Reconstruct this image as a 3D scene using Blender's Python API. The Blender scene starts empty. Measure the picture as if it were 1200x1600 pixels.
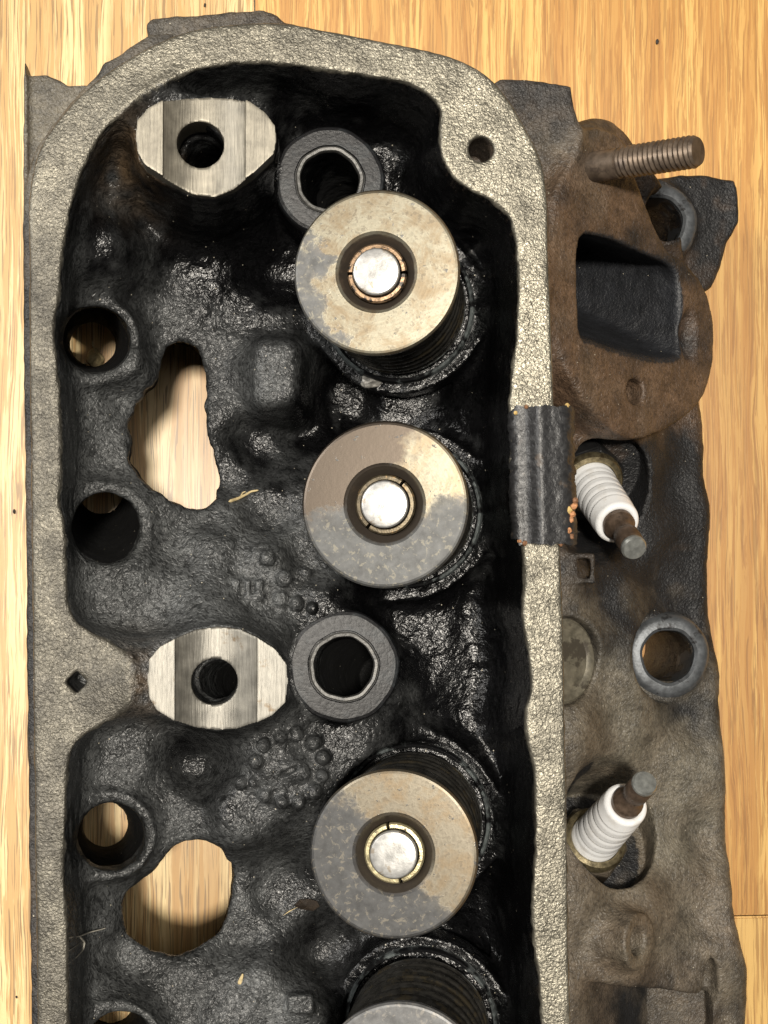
import bpy, bmesh, math, random
import numpy as np
from mathutils import Vector, Matrix, Quaternion

# ------------------------------------------------------------------ camera, world, lights, exposure
MM = 0.001
FPX, CAMH = 2400.0, 403.0            # focal length in photo pixels, camera height above the floor in mm
ZF = -22.0                           # floor level; heights below are measured from a datum inside the head
NADIR = (400.0, 890.0)               # photo pixel straight below the camera
scene = bpy.context.scene
COL = scene.collection

d_n = Vector(((NADIR[0]-600)/FPX, -(NADIR[1]-800)/FPX, -1)).normalized()
CAMQ = d_n.rotation_difference(Vector((0, 0, -1)))
CAMR = np.array(CAMQ.to_matrix())
cam_data = bpy.data.cameras.new('camera')
cam = bpy.data.objects.new('camera', cam_data)
COL.objects.link(cam)
cam.location = (0, 0, CAMH*MM)
cam.rotation_mode = 'QUATERNION'
cam.rotation_quaternion = CAMQ
cam_data.sensor_fit = 'VERTICAL'
cam_data.sensor_height = 36.0
cam_data.lens = FPX/1600*36.0
cam_data.clip_start = 0.01
cam_data.clip_end = 50
scene.camera = cam

world = bpy.data.worlds.new('World')
scene.world = world
world.use_nodes = True
wb = world.node_tree.nodes['Background']
wb.inputs[0].default_value = (1.0, 0.95, 0.88, 1)
wb.inputs[1].default_value = 0.07

def area(name, loc, target, size, power, col):
    l = bpy.data.lights.new(name, 'AREA')
    l.shape = 'DISK'; l.size = size; l.energy = power; l.color = col
    o = bpy.data.objects.new(name, l); COL.objects.link(o)
    o.location = loc
    o.rotation_mode = 'QUATERNION'
    o.rotation_quaternion = (Vector(target)-Vector(loc)).to_track_quat('-Z', 'Y')
    return o
area('ceiling_lamp', (-0.07, 0.06, 1.9), (0.02, 0.0, 0.05), 0.16, 40, (1.0, 0.93, 0.82))
area('room_lamp_left', (-0.95, 0.35, 0.95), (0.02, 0.0, 0.05), 0.6, 13, (1.0, 0.97, 0.92))
area('ceiling_panel', (0.25, 0.30, 2.0), (0.02, 0.0, 0.05), 0.8, 8, (1.0, 0.95, 0.87))

scene.view_settings.view_transform = 'Standard'
scene.view_settings.look = 'None'
scene.view_settings.exposure = 0.0
scene.view_settings.gamma = 1.0
scene.view_settings.use_curve_mapping = False
scene.render.engine = 'CYCLES'

# ------------------------------------------------------------------ pixel -> place (distance comes from the height of what it lies on)
def ray(u, v):
    return CAMR @ np.array([(u-600)/FPX, -(v-800)/FPX, -1.0])
def P(u, v, z):
    d = ray(u, v); t = (z-CAMH)/d[2]
    return np.array([d[0]*t, d[1]*t, z])
def PP(pts, z):
    return np.array([P(u, v, z)[:2] for u, v in pts])
def pxmm(u, v, z):                    # pixels per mm there
    a = P(u, v, z); b = P(u+10, v, z)
    return 10/np.linalg.norm(a-b)

# ------------------------------------------------------------------ sdf helpers (mm)
def spline(pts, n=4):
    p = np.asarray(pts, float); m = len(p); out = []
    for i in range(m):
        a, b, c, d = p[i-1], p[i], p[(i+1) % m], p[(i+2) % m]
        for k in range(n):
            t = k/n
            out.append(0.5*((2*b)+(c-a)*t+(2*a-5*b+4*c-d)*t*t+(3*b-a-3*c+d)*t**3))
    return np.array(out)
def sd_poly(poly, X, Y):
    X = np.asarray(X, np.float32); Y = np.asarray(Y, np.float32)
    d = np.full(np.broadcast(X, Y).shape, 1e12, np.float32); s = np.ones_like(d)
    n = len(poly)
    for i in range(n):
        ax, ay = poly[i]; bx, by = poly[i-1]
        ex, ey = bx-ax, by-ay
        wx, wy = X-ax, Y-ay
        L = ex*ex+ey*ey
        if L < 1e-9: continue
        t = np.clip((wx*ex+wy*ey)/L, 0, 1)
        d = np.minimum(d, (wx-ex*t)**2+(wy-ey*t)**2)
        c1 = Y >= ay; c2 = Y < by; c3 = ex*wy > ey*wx
        flip = (c1 & c2 & c3) | (~c1 & ~c2 & ~c3)
        s = np.where(flip, -s, s)
    return s*np.sqrt(d)
def smin(a, b, k):
    h = np.maximum(k-np.abs(a-b), 0)/k
    return np.minimum(a, b)-h*h*k*0.25
def smax(a, b, k):
    return -smin(-a, -b, k)
def shepard(ctrl, X, Y, s=4.0, pw=1.6):
    num = np.zeros(np.broadcast(X, Y).shape, np.float32); den = np.zeros_like(num)
    for (cx, cy, val) in ctrl:
        w = 1/((X-cx)**2+(Y-cy)**2+s*s)**pw
        num += w*val; den += w
    return num/den
_rng = np.random.default_rng(7)
_LAT = _rng.random((64, 64, 64)).astype(np.float32)*2-1
def vnoise(p, scale):
    q = np.asarray(p, np.float32)/scale+1000.0
    i = np.floor(q).astype(int); f = q-i; f = f*f*(3-2*f)
    r = 0
    for dx in (0, 1):
        for dy in (0, 1):
            for dz in (0, 1):
                w = (f[:, 0] if dx else 1-f[:, 0])*(f[:, 1] if dy else 1-f[:, 1])*(f[:, 2] if dz else 1-f[:, 2])
                r = r+w*_LAT[(i[:, 0]+dx) % 64, (i[:, 1]+dy) % 64, (i[:, 2]+dz) % 64]
    return r
def surface_nets(D, o, h):
    S = D < 0
    nx, ny, nz = D.shape
    c = [S[a:nx-1+a, b:ny-1+b, e:nz-1+e] for a in (0, 1) for b in (0, 1) for e in (0, 1)]
    anyv = c[0].copy(); allv = c[0].copy()
    for q in c[1:]:
        anyv |= q; allv &= q
    act = anyv & ~allv
    I, J, K = np.nonzero(act)
    idx = np.full(act.shape, -1, np.int32); idx[I, J, K] = np.arange(len(I), dtype=np.int32)
    acc = np.zeros((len(I), 3), np.float32); cnt = np.zeros(len(I), np.float32)
    corners = [(a, b, e) for a in (0, 1) for b in (0, 1) for e in (0, 1)]
    vals = {q: D[I+q[0], J+q[1], K+q[2]] for q in corners}
    for q in corners:
        for ax in range(3):
            if q[ax] == 0:
                r = list(q); r[ax] = 1; r = tuple(r)
                va, vb = vals[q], vals[r]
                m = (va < 0) != (vb < 0)
                t = np.where(m, va/np.where(m, va-vb, 1), 0)
                for k in range(3):
                    acc[:, k] += np.where(m, q[k]+(t if k == ax else 0), 0)
                cnt += m
    V = acc/cnt[:, None]+np.stack([I, J, K], 1)
    V = V*h+np.asarray(o)
    F = []
    for ax in range(3):
        b1, b2 = [(1, 2), (2, 0), (0, 1)][ax]
        s0 = [slice(1, n-1) for n in D.shape]; s1 = list(s0)
        s0[ax] = slice(0, D.shape[ax]-1); s1[ax] = slice(1, D.shape[ax])
        A = S[tuple(s0)]; B = S[tuple(s1)]
        e = np.argwhere(A != B)
        if len(e) == 0: continue
        sgn = A[tuple(e.T)]
        base = e.copy()
        for k in range(3):
            if k != ax: base[:, k] += 1
        def cell(d1, d2):
            q = base.copy(); q[:, b1] += d1; q[:, b2] += d2
            return idx[q[:, 0], q[:, 1], q[:, 2]]
        quad = np.stack([cell(-1, -1), cell(0, -1), cell(0, 0), cell(-1, 0)], 1)
        quad[~sgn] = quad[~sgn][:, ::-1]
        F.append(quad)
    F = np.concatenate(F)
    F = F[(F >= 0).all(1)]
    return V, F
def vert_normals(V, F):
    a = np.cross(V[F[:, 2]]-V[F[:, 0]], V[F[:, 3]]-V[F[:, 1]])
    N = np.zeros_like(V)
    for k in range(4): 
        for ax in range(3):
            N[:, ax] += np.bincount(F[:, k], a[:, ax], len(V))
    return N/np.maximum(np.linalg.norm(N, axis=1, keepdims=True), 1e-9), a

# ------------------------------------------------------------------ object helpers
def tag(o, label=None, cat=None, group=None, kind=None):
    if label: o['label'] = label
    if cat: o['category'] = cat
    if group: o['group'] = group
    if kind: o['kind'] = kind
    return o
def link(name, me, parent=None, mat=None):
    o = bpy.data.objects.new(name, me); COL.objects.link(o)
    if parent: o.parent = parent
    if mat and me: me.materials.append(mat)
    return o
def np_mesh(name, V, F, normals=None, attrs=None, smooth=True):
    me = bpy.data.meshes.new(name)
    V = np.asarray(V, np.float32)*MM
    me.vertices.add(len(V)); me.vertices.foreach_set('co', V.ravel())
    k = F.shape[1]
    me.loops.add(F.size); me.loops.foreach_set('vertex_index', F.astype(np.int32).ravel())
    me.polygons.add(len(F)); me.polygons.foreach_set('loop_start', np.arange(0, F.size, k, dtype=np.int32))
    me.update(calc_edges=True); me.validate()
    if smooth: me.shade_smooth()
    if attrs:
        for an, av in attrs.items():
            if av.ndim == 2:
                at = me.attributes.new(an, 'FLOAT_COLOR', 'POINT')
                at.data.foreach_set('color', np.concatenate([av, np.ones((len(av), 1))], 1).astype(np.float32).ravel())
            else:
                at = me.attributes.new(an, 'FLOAT', 'POINT')
                at.data.foreach_set('value', av.astype(np.float32))
    if normals is not None:
        me.normals_split_custom_set_from_vertices([tuple(n) for n in normals])
    return me
def empty(name, loc=(0, 0, 0), quat=None):
    o = bpy.data.objects.new(name, None); COL.objects.link(o)
    o.empty_display_size = 0.01
    o.location = Vector(loc)*MM
    if quat is not None:
        o.rotation_mode = 'QUATERNION'; o.rotation_quaternion = quat
    return o
def grid_faces(nu, nv, wrap_u=False, wrap_v=False):
    F = []
    for i in range(nu if wrap_u else nu-1):
        for j in range(nv if wrap_v else nv-1):
            a = i*nv+j; b = ((i+1) % nu)*nv+j
            c = ((i+1) % nu)*nv+(j+1) % nv; d = i*nv+(j+1) % nv
            F.append((a, d, c, b))
    return np.array(F)
def lathe(name, prof, mat, parent=None, seg=64, a0=0.0, a1=2*math.pi, sharp=0.6, cap=False, wob=None):
    """prof = list of (r, z) in mm from bottom outside round to the top"""
    full = abs(a1-a0-2*math.pi) < 1e-6
    bm = bmesh.new(); rings = []
    n = seg if full else seg+1
    for i in range(n):
        a = a0+(a1-a0)*i/seg; row = []
        for (r, z) in prof:
            rr = r if wob is None else r+wob(a, r, z)
            row.append(bm.verts.new((rr*math.cos(a)*MM, rr*math.sin(a)*MM, z*MM)))
        rings.append(row)
    for i in range(seg):
        r0 = rings[i]; r1 = rings[(i+1) % n]
        for j in range(len(prof)-1):
            try: bm.faces.new((r0[j], r1[j], r1[j+1], r0[j+1]))
            except ValueError: pass
    if cap and not full:
        bm.faces.new(rings[0]); bm.faces.new(rings[-1][::-1])
    bmesh.ops.remove_doubles(bm, verts=bm.verts, dist=1e-6)
    bmesh.ops.dissolve_degenerate(bm, dist=1e-7, edges=bm.edges)
    bmesh.ops.recalc_face_normals(bm, faces=bm.faces)
    me = bpy.data.meshes.new(name); bm.to_mesh(me); bm.free()
    me.shade_smooth(); me.set_sharp_from_angle(angle=sharp)
    return link(name, me, parent, mat)

# ------------------------------------------------------------------ material helpers
class NT:
    def __init__(s, name):
        s.m = bpy.data.materials.new(name); s.m.use_nodes = True
        s.t = s.m.node_tree; s.b = s.t.nodes['Principled BSDF']
    def n(s, typ, ins=None, **kw):
        nd = s.t.nodes.new(typ)
        for k, v in kw.items(): setattr(nd, k, v)
        for k, v in (ins or {}).items(): s.set(nd.inputs[k], v)
        return nd
    def set(s, sock, v):
        if isinstance(v, bpy.types.NodeSocket): s.t.links.new(v, sock)
        else:
            if isinstance(v, (tuple, list)) and len(v) == 3 and sock.type == 'RGBA': v = (*v, 1)
            sock.default_value = v
    def coord(s, scale=(1, 1, 1), loc=(0, 0, 0), rot=(0, 0, 0)):
        tc = s.n('ShaderNodeTexCoord')
        mp = s.n('ShaderNodeMapping', {'Vector': tc.outputs['Object'], 'Scale': tuple(1000*x for x in scale), 'Location': loc, 'Rotation': rot})
        return mp.outputs[0]
    def noise(s, vec, scale, detail=3, rough=0.55, dist=0.0):
        return s.n('ShaderNodeTexNoise', {'Vector': vec, 'Scale': scale, 'Detail': detail, 'Roughness': rough, 'Distortion': dist}).outputs[0]
    def ramp(s, fac, stops, interp='LINEAR'):
        r = s.n('ShaderNodeValToRGB', {'Fac': fac}); e = r.color_ramp.elements; r.color_ramp.interpolation = interp
        while len(e) < len(stops): e.new(0.5)
        for el, (p, c) in zip(e, stops):
            el.position = p; el.color = (c, c, c, 1) if isinstance(c, (int, float)) else (*c, 1)
        return r.outputs[0]
    def mix(s, fac, a, b, mode='MIX'):
        m = s.n('ShaderNodeMix', data_type='RGBA', blend_type=mode)
        s.set(m.inputs[0], fac); s.set(m.inputs[6], a); s.set(m.inputs[7], b)
        return m.outputs[2]
    def math(s, op, a, b=0.0, c=0.0, clamp=False):
        m = s.n('ShaderNodeMath', operation=op, use_clamp=clamp)
        s.set(m.inputs[0], a); s.set(m.inputs[1], b); s.set(m.inputs[2], c)
        return m.outputs[0]
    def bump(s, height, strength, dist, normal=None):
        b = s.n('ShaderNodeBump', {'Height': height, 'Strength': strength, 'Distance': dist*MM})
        if normal is not None: s.t.links.new(normal, b.inputs['Normal'])
        return b.outputs[0]
    def out(s, **kw):
        for k, v in kw.items(): s.set(s.b.inputs[k.replace('_', ' ')], v)
        return s.m

def mat_cast():
    t = NT('cast_iron'); v = t.coord()
    tint = t.n('ShaderNodeAttribute', attribute_name='tint').outputs['Color']
    rough = t.n('ShaderNodeAttribute', attribute_name='gloss').outputs['Fac']
    metal = t.n('ShaderNodeAttribute', attribute_name='metal').outputs['Fac']
    grit = t.n('ShaderNodeAttribute', attribute_name='grit').outputs['Fac']
    n1 = t.noise(v, 0.95, 1.6, 0.6, 0.9)
    n2 = t.noise(v, 0.16, 4, 0.6)
    n3 = t.noise(v, 3.2, 2, 0.6)
    f = t.ramp(n1, [(0.36, 0.45), (0.47, 0.88), (0.60, 1.25)])
    f = t.mix(grit, (1, 1, 1), f)
    f2 = t.ramp(n2, [(0.3, 0.62), (0.7, 1.3)])
    c = t.mix(1.0, tint, f, 'MULTIPLY'); c = t.mix(1.0, c, f2, 'MULTIPLY')
    # sparse pale dust specks
    sp = t.n('ShaderNodeTexVoronoi', {'Vector': v, 'Scale': 0.42, 'Randomness': 1.0})
    rnd = t.n('ShaderNodeSeparateColor', {'Color': sp.outputs['Color']}).outputs[0]
    speck = t.math('LESS_THAN', sp.outputs['Distance'], t.math('MULTIPLY', rnd, 0.075))
    speck = t.math('MULTIPLY', speck, t.math('GREATER_THAN', rnd, 0.6))
    speck = t.math('MULTIPLY', speck, t.math('SUBTRACT', 1.0, metal, clamp=True))
    c = t.mix(speck, c, (0.42, 0.38, 0.30))
    r = t.math('ADD', rough, t.math('MULTIPLY', t.math('SUBTRACT', n3, 0.5), 0.25), clamp=True)
    wet = t.n('ShaderNodeAttribute', attribute_name='wet').outputs['Fac']
    n1r = t.noise(v, 1.45, 1.6, 0.6, 0.7)
    mh = t.n('ShaderNodeMix', data_type='FLOAT'); t.set(mh.inputs[0], t.math('MAXIMUM', t.math('MULTIPLY', metal, 1.8, clamp=True), t.n('ShaderNodeAttribute', attribute_name='outside').outputs['Fac'])); t.set(mh.inputs[2], n1); t.set(mh.inputs[3], n1r)
    hgt = t.math('ADD', mh.outputs[0], t.math('MULTIPLY', n3, 0.12))
    finestr = t.math('MULTIPLY', grit, t.math('SUBTRACT', 1.0, t.math('MULTIPLY', wet, 0.72)))
    big = t.noise(v, 0.30, 3, 0.55, 0.6)
    nb = t.bump(hgt, finestr, 0.78, t.bump(big, grit, 0.5))
    return t.out(Base_Color=c, Roughness=r, Metallic=metal, Normal=nb, Specular_IOR_Level=t.math('SUBTRACT', 0.5, t.math('MULTIPLY', wet, 0.22)))

def mat_metal(name, base, rough, metal=0.9, nscale=0.6, var=0.3, bump=0.15, second=None, thresh=0.5, sscale=0.15, seed=0, grain=None):
    t = NT(name); v = t.coord(loc=(seed*13.7, seed*7.1, seed*3.3))
    n = t.noise(v, nscale, 4, 0.6)
    c = t.mix(1.0, base, t.ramp(n, [(0.3, 1-var), (0.7, 1+var)]), 'MULTIPLY')
    if second:
        m = t.ramp(t.noise(v, sscale, 5, 0.65), [(thresh-0.03, 0.0), (thresh+0.03, 1.0)])
        c = t.mix(m, c, second)
    h = n
    if grain:
        g = t.noise(t.coord(scale=grain), 1.0, 3, 0.6)
        c = t.mix(1.0, c, t.ramp(g, [(0.3, 0.72), (0.5, 0.98), (0.7, 1.2)]), 'MULTIPLY'); h = g
    r = t.math('ADD', rough-0.1, t.math('MULTIPLY', n, 0.2))
    return t.out(Base_Color=c, Roughness=r, Metallic=metal, Normal=t.bump(h, 0.6, bump))

def mat_retainer(name, base, film, gdir, off, noise_amt, seed, third=None, tdir=None, toff=0.0):
    """worn steel cap: bare tan metal with a dark burnt film lying on the side gdir"""
    t = NT(name); v = t.coord(loc=(seed*11.3, seed*5.7, 0))
    tc = t.coord()
    def field(dirv, o, sc):
        d = t.n('ShaderNodeVectorMath', operation='DOT_PRODUCT'); t.set(d.inputs[0], tc); t.set(d.inputs[1], dirv)
        g = t.math('MULTIPLY', d.outputs['Value'], 1/17.6)
        n = t.math('SUBTRACT', t.math('ADD', t.math('MULTIPLY', t.noise(v, sc, 4, 0.6, 0.4), 0.72), t.math('MULTIPLY', t.noise(v, 0.62, 8, 0.72, 0.6), 0.28)), 0.5)
        return t.math('ADD', t.math('ADD', g, t.math('MULTIPLY', n, noise_amt)), o)
    fine = t.noise(v, 0.9, 4, 0.65)
    b = t.mix(1.0, base, t.ramp(fine, [(0.3, 0.78), (0.7, 1.18)]), 'MULTIPLY')
    b = t.mix(t.ramp(t.noise(v, 0.20, 6, 0.7, 0.5), [(0.44, 0.0), (0.56, 0.55), (0.7, 0.9)]), b, (0.17, 0.125, 0.075))
    b = t.mix(t.ramp(t.noise(v, 0.9, 5, 0.7), [(0.55, 0.0), (0.62, 0.6)]), b, (0.10, 0.085, 0.065))
    rg = 0.36
    rr_ = t.n('ShaderNodeVectorMath', operation='LENGTH'); t.set(rr_.inputs[0], t.coord(scale=(1, 1, 0)))
    ringn = t.noise(t.n('ShaderNodeCombineXYZ', {'X': t.math('MULTIPLY', rr_.outputs['Value'], 2.2), 'Y': 0.0, 'Z': seed*1.0}).outputs[0], 1.0, 3, 0.7)
    b = t.mix(1.0, b, t.ramp(ringn, [(0.3, 0.86), (0.7, 1.12)]), 'MULTIPLY')
    if third:
        m3 = t.ramp(field(tdir, toff, 0.17), [(0.40, 0.0), (0.60, 1.0)])
        b = t.mix(m3, b, third)
    fl = t.mix(1.0, film, t.ramp(t.noise(v, 0.4, 6, 0.7), [(0.3, 0.6), (0.7, 1.4)]), 'MULTIPLY')
    fl = t.mix(t.ramp(t.noise(v, 0.7, 6, 0.7, 0.6), [(0.56, 0.0), (0.60, 0.6)]), fl, base)
    m = t.ramp(field(gdir, off, 0.14), [(0.42, 0.0), (0.49, 0.5), (0.53, 0.8), (0.66, 1.0)])
    pits = t.ramp(t.noise(v, 0.55, 3, 0.6), [(0.665, 0.0), (0.69, 1.0)])
    m = t.math('MAXIMUM', m, t.math('MULTIPLY', pits, 0.8))
    c = t.mix(m, b, fl)
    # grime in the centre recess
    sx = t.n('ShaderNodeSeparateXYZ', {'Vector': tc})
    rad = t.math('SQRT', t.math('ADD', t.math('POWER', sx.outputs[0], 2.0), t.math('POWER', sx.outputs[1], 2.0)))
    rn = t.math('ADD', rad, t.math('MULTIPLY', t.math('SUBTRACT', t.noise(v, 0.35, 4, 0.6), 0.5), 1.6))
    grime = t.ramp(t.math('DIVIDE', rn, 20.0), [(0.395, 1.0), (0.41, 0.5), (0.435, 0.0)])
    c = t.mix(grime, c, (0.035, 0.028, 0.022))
    r = t.math('ADD', rg, t.math('MULTIPLY', m, 0.12))
    met = t.math('SUBTRACT', 0.80, t.math('MULTIPLY', m, 0.45))
    met = t.math('MULTIPLY', met, t.math('SUBTRACT', 1.0, grime))
    h = t.math('ADD', t.math('MULTIPLY', fine, 0.5), t.math('MULTIPLY', m, 0.5))
    return t.out(Base_Color=c, Roughness=r, Metallic=met, Normal=t.bump(h, 0.4, 0.07))

def mat_simple(name, col, rough, metal=0.0, bump=0.0, scale=1.0, var=0.2, **kw):
    t = NT(name); v = t.coord()
    n = t.noise(v, scale, 4, 0.6)
    c = t.mix(1.0, col, t.ramp(n, [(0.3, 1-var), (0.7, 1+var)]), 'MULTIPLY')
    a = dict(Base_Color=c, Roughness=rough, Metallic=metal)
    if bump: a['Normal'] = t.bump(n, 0.8, bump)
    a.update(kw)
    return t.out(**a)

def mat_wood(name, light, dark, pore, rings, seed, flk=1.0, prs=0.5):
    t = NT(name)
    w = t.noise(t.coord(scale=(0.012, 0.012, 0.012), loc=(seed, 0, 0)), 1.0, 2, 0.5)
    tc = t.coord(loc=(seed*31.0, seed*57.0, 0))
    sx = t.n('ShaderNodeSeparateXYZ', {'Vector': tc})
    warp = t.noise(t.coord(scale=(0.10, 0.012, 0.1), loc=(seed*3, seed, 0)), 1.0, 3, 0.5)
    xx = t.math('ADD', sx.outputs[0], t.math('MULTIPLY', warp, 7.0))
    def strip(fx, fy, detail=4, rough=0.6, dx=0.0):
        cv = t.n('ShaderNodeCombineXYZ', {'X': t.math('ADD', t.math('MULTIPLY', xx, fx), dx), 'Y': t.math('MULTIPLY', sx.outputs[1], fy), 'Z': seed*1.7})
        return t.noise(cv.outputs[0], 1.0, detail, rough)
    broad = strip(0.13*rings, 0.003, 3, 0.55)
    mid = strip(0.62*rings, 0.017, 5, 0.68, 31.0)
    fleck = strip(1.2, 0.055, 4, 0.65, 77.0)
    pores = strip(2.3, 0.045, 2, 0.5, 133.0)
    c = t.mix(t.ramp(broad, [(0.44, 0.0), (0.60, 0.75)]), light, dark)
    c = t.mix(t.ramp(mid, [(0.49, 0.0), (0.525, 0.85)]), c, dark)
    c = t.mix(t.ramp(fleck, [(0.54, 0.0), (0.565, 0.55*flk)]), c, pore)
    c = t.mix(t.ramp(pores, [(0.565, 0.0), (0.585, prs)]), c, tuple(x*0.55 for x in pore))
    c = t.mix(t.ramp(w, [(0.35, 0.0), (0.7, 0.25)]), c, dark)
    h = t.math('SUBTRACT', 0.0, pores)
    return t.out(Base_Color=c, Roughness=t.math('ADD', 0.36, t.math('MULTIPLY', mid, 0.18)), Normal=t.bump(h, 0.25, 0.12), Coat_Weight=0.12, Coat_Roughness=0.25)

M_CAST = mat_cast()
# ------------------------------------------------------------------ the floor: boards
floor = empty('floor'); tag(floor, 'varnished oak board floor under the cylinder head', 'floor', kind='structure')
woods = [mat_wood('oak_pale', (0.78, 0.59, 0.29), (0.53, 0.30, 0.10), (0.42, 0.25, 0.10), 0.8, 3, 0.5, 0.85),
         mat_wood('oak_golden', (0.70, 0.44, 0.135), (0.47, 0.225, 0.052), (0.38, 0.17, 0.038), 1.5, 8, 1.2, 0.5),
         mat_wood('oak_honey', (0.70, 0.45, 0.15), (0.50, 0.26, 0.07), (0.42, 0.20, 0.05), 0.9, 5, 0.7, 0.5)]
def board(x0, x1, y0, y1, m, dz=0.0):
    bm = bmesh.new(); g = 0.30
    bmesh.ops.create_cube(bm, size=1)
    for v in bm.verts:
        v.co = ((v.co.x*(x1-x0-g))*MM, (v.co.y*(y1-y0-g))*MM, v.co.z*12*MM)
    bmesh.ops.bevel(bm, geom=list(bm.edges), offset=0.5*MM, segments=2, affect='EDGES')
    me = bpy.data.meshes.new('plank'); bm.to_mesh(me); bm.free()
    o = link('plank', me, floor, woods[m])
    o.location = ((x0+x1)/2*MM, (y0+y1)/2*MM, (ZF-6.0+dz)*MM)
    return o
seam_x = P(398, 5, ZF)[0]; joint_y = P(1130, 1432, ZF)[1]; BW = 165.0
board(seam_x-BW, seam_x, -420, 420, 0)
board(seam_x, seam_x+BW, joint_y, 420, 1)
board(seam_x, seam_x+BW, -420, joint_y, 2)
for k in range(2):
    board(seam_x+BW*(1+k), seam_x+BW*(2+k), -420+k*160, 420, [2, 0][k])
    board(seam_x-BW*(2+k), seam_x-BW*(1+k), -420, 420-k*200, [1, 2][k])

# ------------------------------------------------------------------ the cylinder head casting (signed distance field, meshed)
ZR = 70.0                                # height of the valve cover rail
HX = 0.6
ox, oy, oz = -68.0, -146.0, ZF-1.2
NX, NY, NZ = int(206/HX), int(290/HX), int((76-ZF)/HX)
xs = (ox+HX*np.arange(NX)).astype(np.float32); ys = (oy+HX*np.arange(NY)).astype(np.float32); zs = (oz+HX*np.arange(NZ)).astype(np.float32)
X2, Y2 = np.meshgrid(xs, ys, indexing='ij')
Z3 = zs[None, None, :]

outer_px = [(45, 400), (45, 310), (60, 235), (100, 175), (145, 130), (205, 88), (260, 60), (320, 42), (425, 34), (500, 45), (600, 64), (700, 86),
            (760, 116), (795, 155), (822, 200), (842, 240), (853, 280), (857, 340), (859, 430), (863, 520), (866, 620), (872, 740), (877, 870), (881, 1000), (885, 1200),
            (888, 1350), (890, 1500), (893, 1620), (898, 1800), (905, 2060), (66, 2060), (61, 1800), (58, 1600), (56, 1450), (54, 1300), (52, 1150), (50, 950), (48, 750), (46, 580)]
cav_px = [(92, 470), (98, 400), (110, 330), (130, 262), (165, 200), (215, 150), (280, 115), (345, 100), (420, 98), (500, 108), (580, 120), (640, 131),
          (674, 152), (690, 178), (686, 212), (692, 248), (712, 280), (740, 300), (770, 314), (793, 335), (805, 370), (809, 430), (808, 500), (803, 560), (797, 620), (799, 700),
          (803, 790), (816, 850), (820, 905), (816, 960), (826, 1020), (830, 1075), (821, 1120), (826, 1165), (836, 1210), (837, 1300), (831, 1400), (833, 1455), (841, 1530),
          (846, 1600), (852, 1800), (856, 1980), (840, 2010), (130, 2010), (110, 1980), (108, 1800), (107, 1600), (107, 1500), (104, 1420), (100, 1350), (103, 1280), (105, 1220), (110, 1180), (130, 1150),
          (165, 1130), (195, 1105), (205, 1065), (198, 1030), (175, 1006), (145, 988), (118, 968), (106, 935), (104, 890), (100, 815), (93, 785), (96, 735), (95, 640), (89, 560), (84, 505)]
outer = spline(PP(outer_px, ZR), 3); cav = spline(PP(cav_px, ZR), 3)
dO = sd_poly(outer, X2, Y2); dC = sd_poly(cav, X2, Y2)

# rocker chamber floor heights (px, px, z)
floor_ctrl = [(150, 380, 50), (190, 280, 46), (250, 330, 38), (350, 350, 35), (450, 430, 33), (300, 450, 37), (390, 500, 36), (150, 650, 42), (130, 690, 42), (200, 560, 45),
              (430, 590, 42), (400, 690, 33), (360, 740, 36), (460, 650, 28), (540, 620, 27), (640, 620, 30), (420, 800, 38), (330, 850, 45), (200, 920, 49), (130, 930, 49), (260, 940, 48), (420, 880, 46),
              (490, 950, 45), (480, 860, 41), (640, 960, 36), (720, 1000, 36), (760, 1080, 36), (500, 1160, 44), (440, 1200, 46), (370, 1270, 45), (300, 1200, 37), (200, 1190, 43), (260, 1250, 41),
              (420, 1400, 33), (380, 1460, 35), (300, 1560, 40), (400, 1540, 41), (480, 1580, 42), (500, 1500, 30), (700, 1500, 30), (760, 450, 34), (780, 620, 36), (640, 160, 38), (560, 150, 40), (400, 130, 46), (600, 220, 36),
              (470, 360, 33), (300, 560, 36), (240, 540, 36), (340, 640, 37), (200, 640, 40), (240, 800, 43), (330, 810, 41), (230, 1420, 36), (150, 1440, 40), (200, 1500, 38), (370, 1400, 35), (290, 1290, 42), (350, 1600, 41),
              (150, 1540, 42), (300, 1750, 38), (450, 1800, 38), (760, 1700, 34), (150, 1800, 42), (760, 1300, 33), (800, 1450, 33), (560, 1060, 42)]
H2 = shepard([(*P(u, v, z)[:2], z) for u, v, z in floor_ctrl], X2, Y2, 3.0, 1.9)
H2 = 41+(H2-41)*1.6
H2 = H2+np.where(dC < 0, vnoise(np.stack([X2.ravel(), Y2.ravel(), 0*X2.ravel()], 1), 9.0).reshape(X2.shape)*1.0, 0)

# exhaust side surface heights
ex_ctrl = [(880, 720, 44), (890, 900, 46), (895, 1000, 46), (895, 1150, 47), (890, 1420, 47), (895, 1560, 47), (960, 700, 38), (1000, 740, 30), (1010, 850, 28), (960, 930, 36), (970, 1050, 37), (980, 1140, 35), (1040, 1180, 28), (1060, 1250, 26),
           (1050, 1350, 28), (1090, 1300, 20), (1080, 1120, 22), (1060, 760, 18), (1080, 880, 17), (1050, 900, 21), (1095, 700, 16), (1085, 960, 17), (1080, 1430, 24), (1000, 1420, 37), (990, 1470, 42), (960, 1500, 42), (1050, 1480, 33), (1090, 1500, 30), (1120, 1540, 27),
           (1060, 1580, 34), (1140, 1580, 22), (960, 1600, 43), (1100, 1700, 30), (1130, 1900, 26), (900, 1800, 46), (880, 300, 44), (900, 240, 50), (960, 320, 34), (1000, 480, 24), (1060, 560, 18), (930, 620, 34), (1090, 620, 16)]
E2 = shepard([(*P(u, v, z)[:2], z) for u, v, z in ex_ctrl], X2, Y2, 9.0, 2.2)
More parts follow.
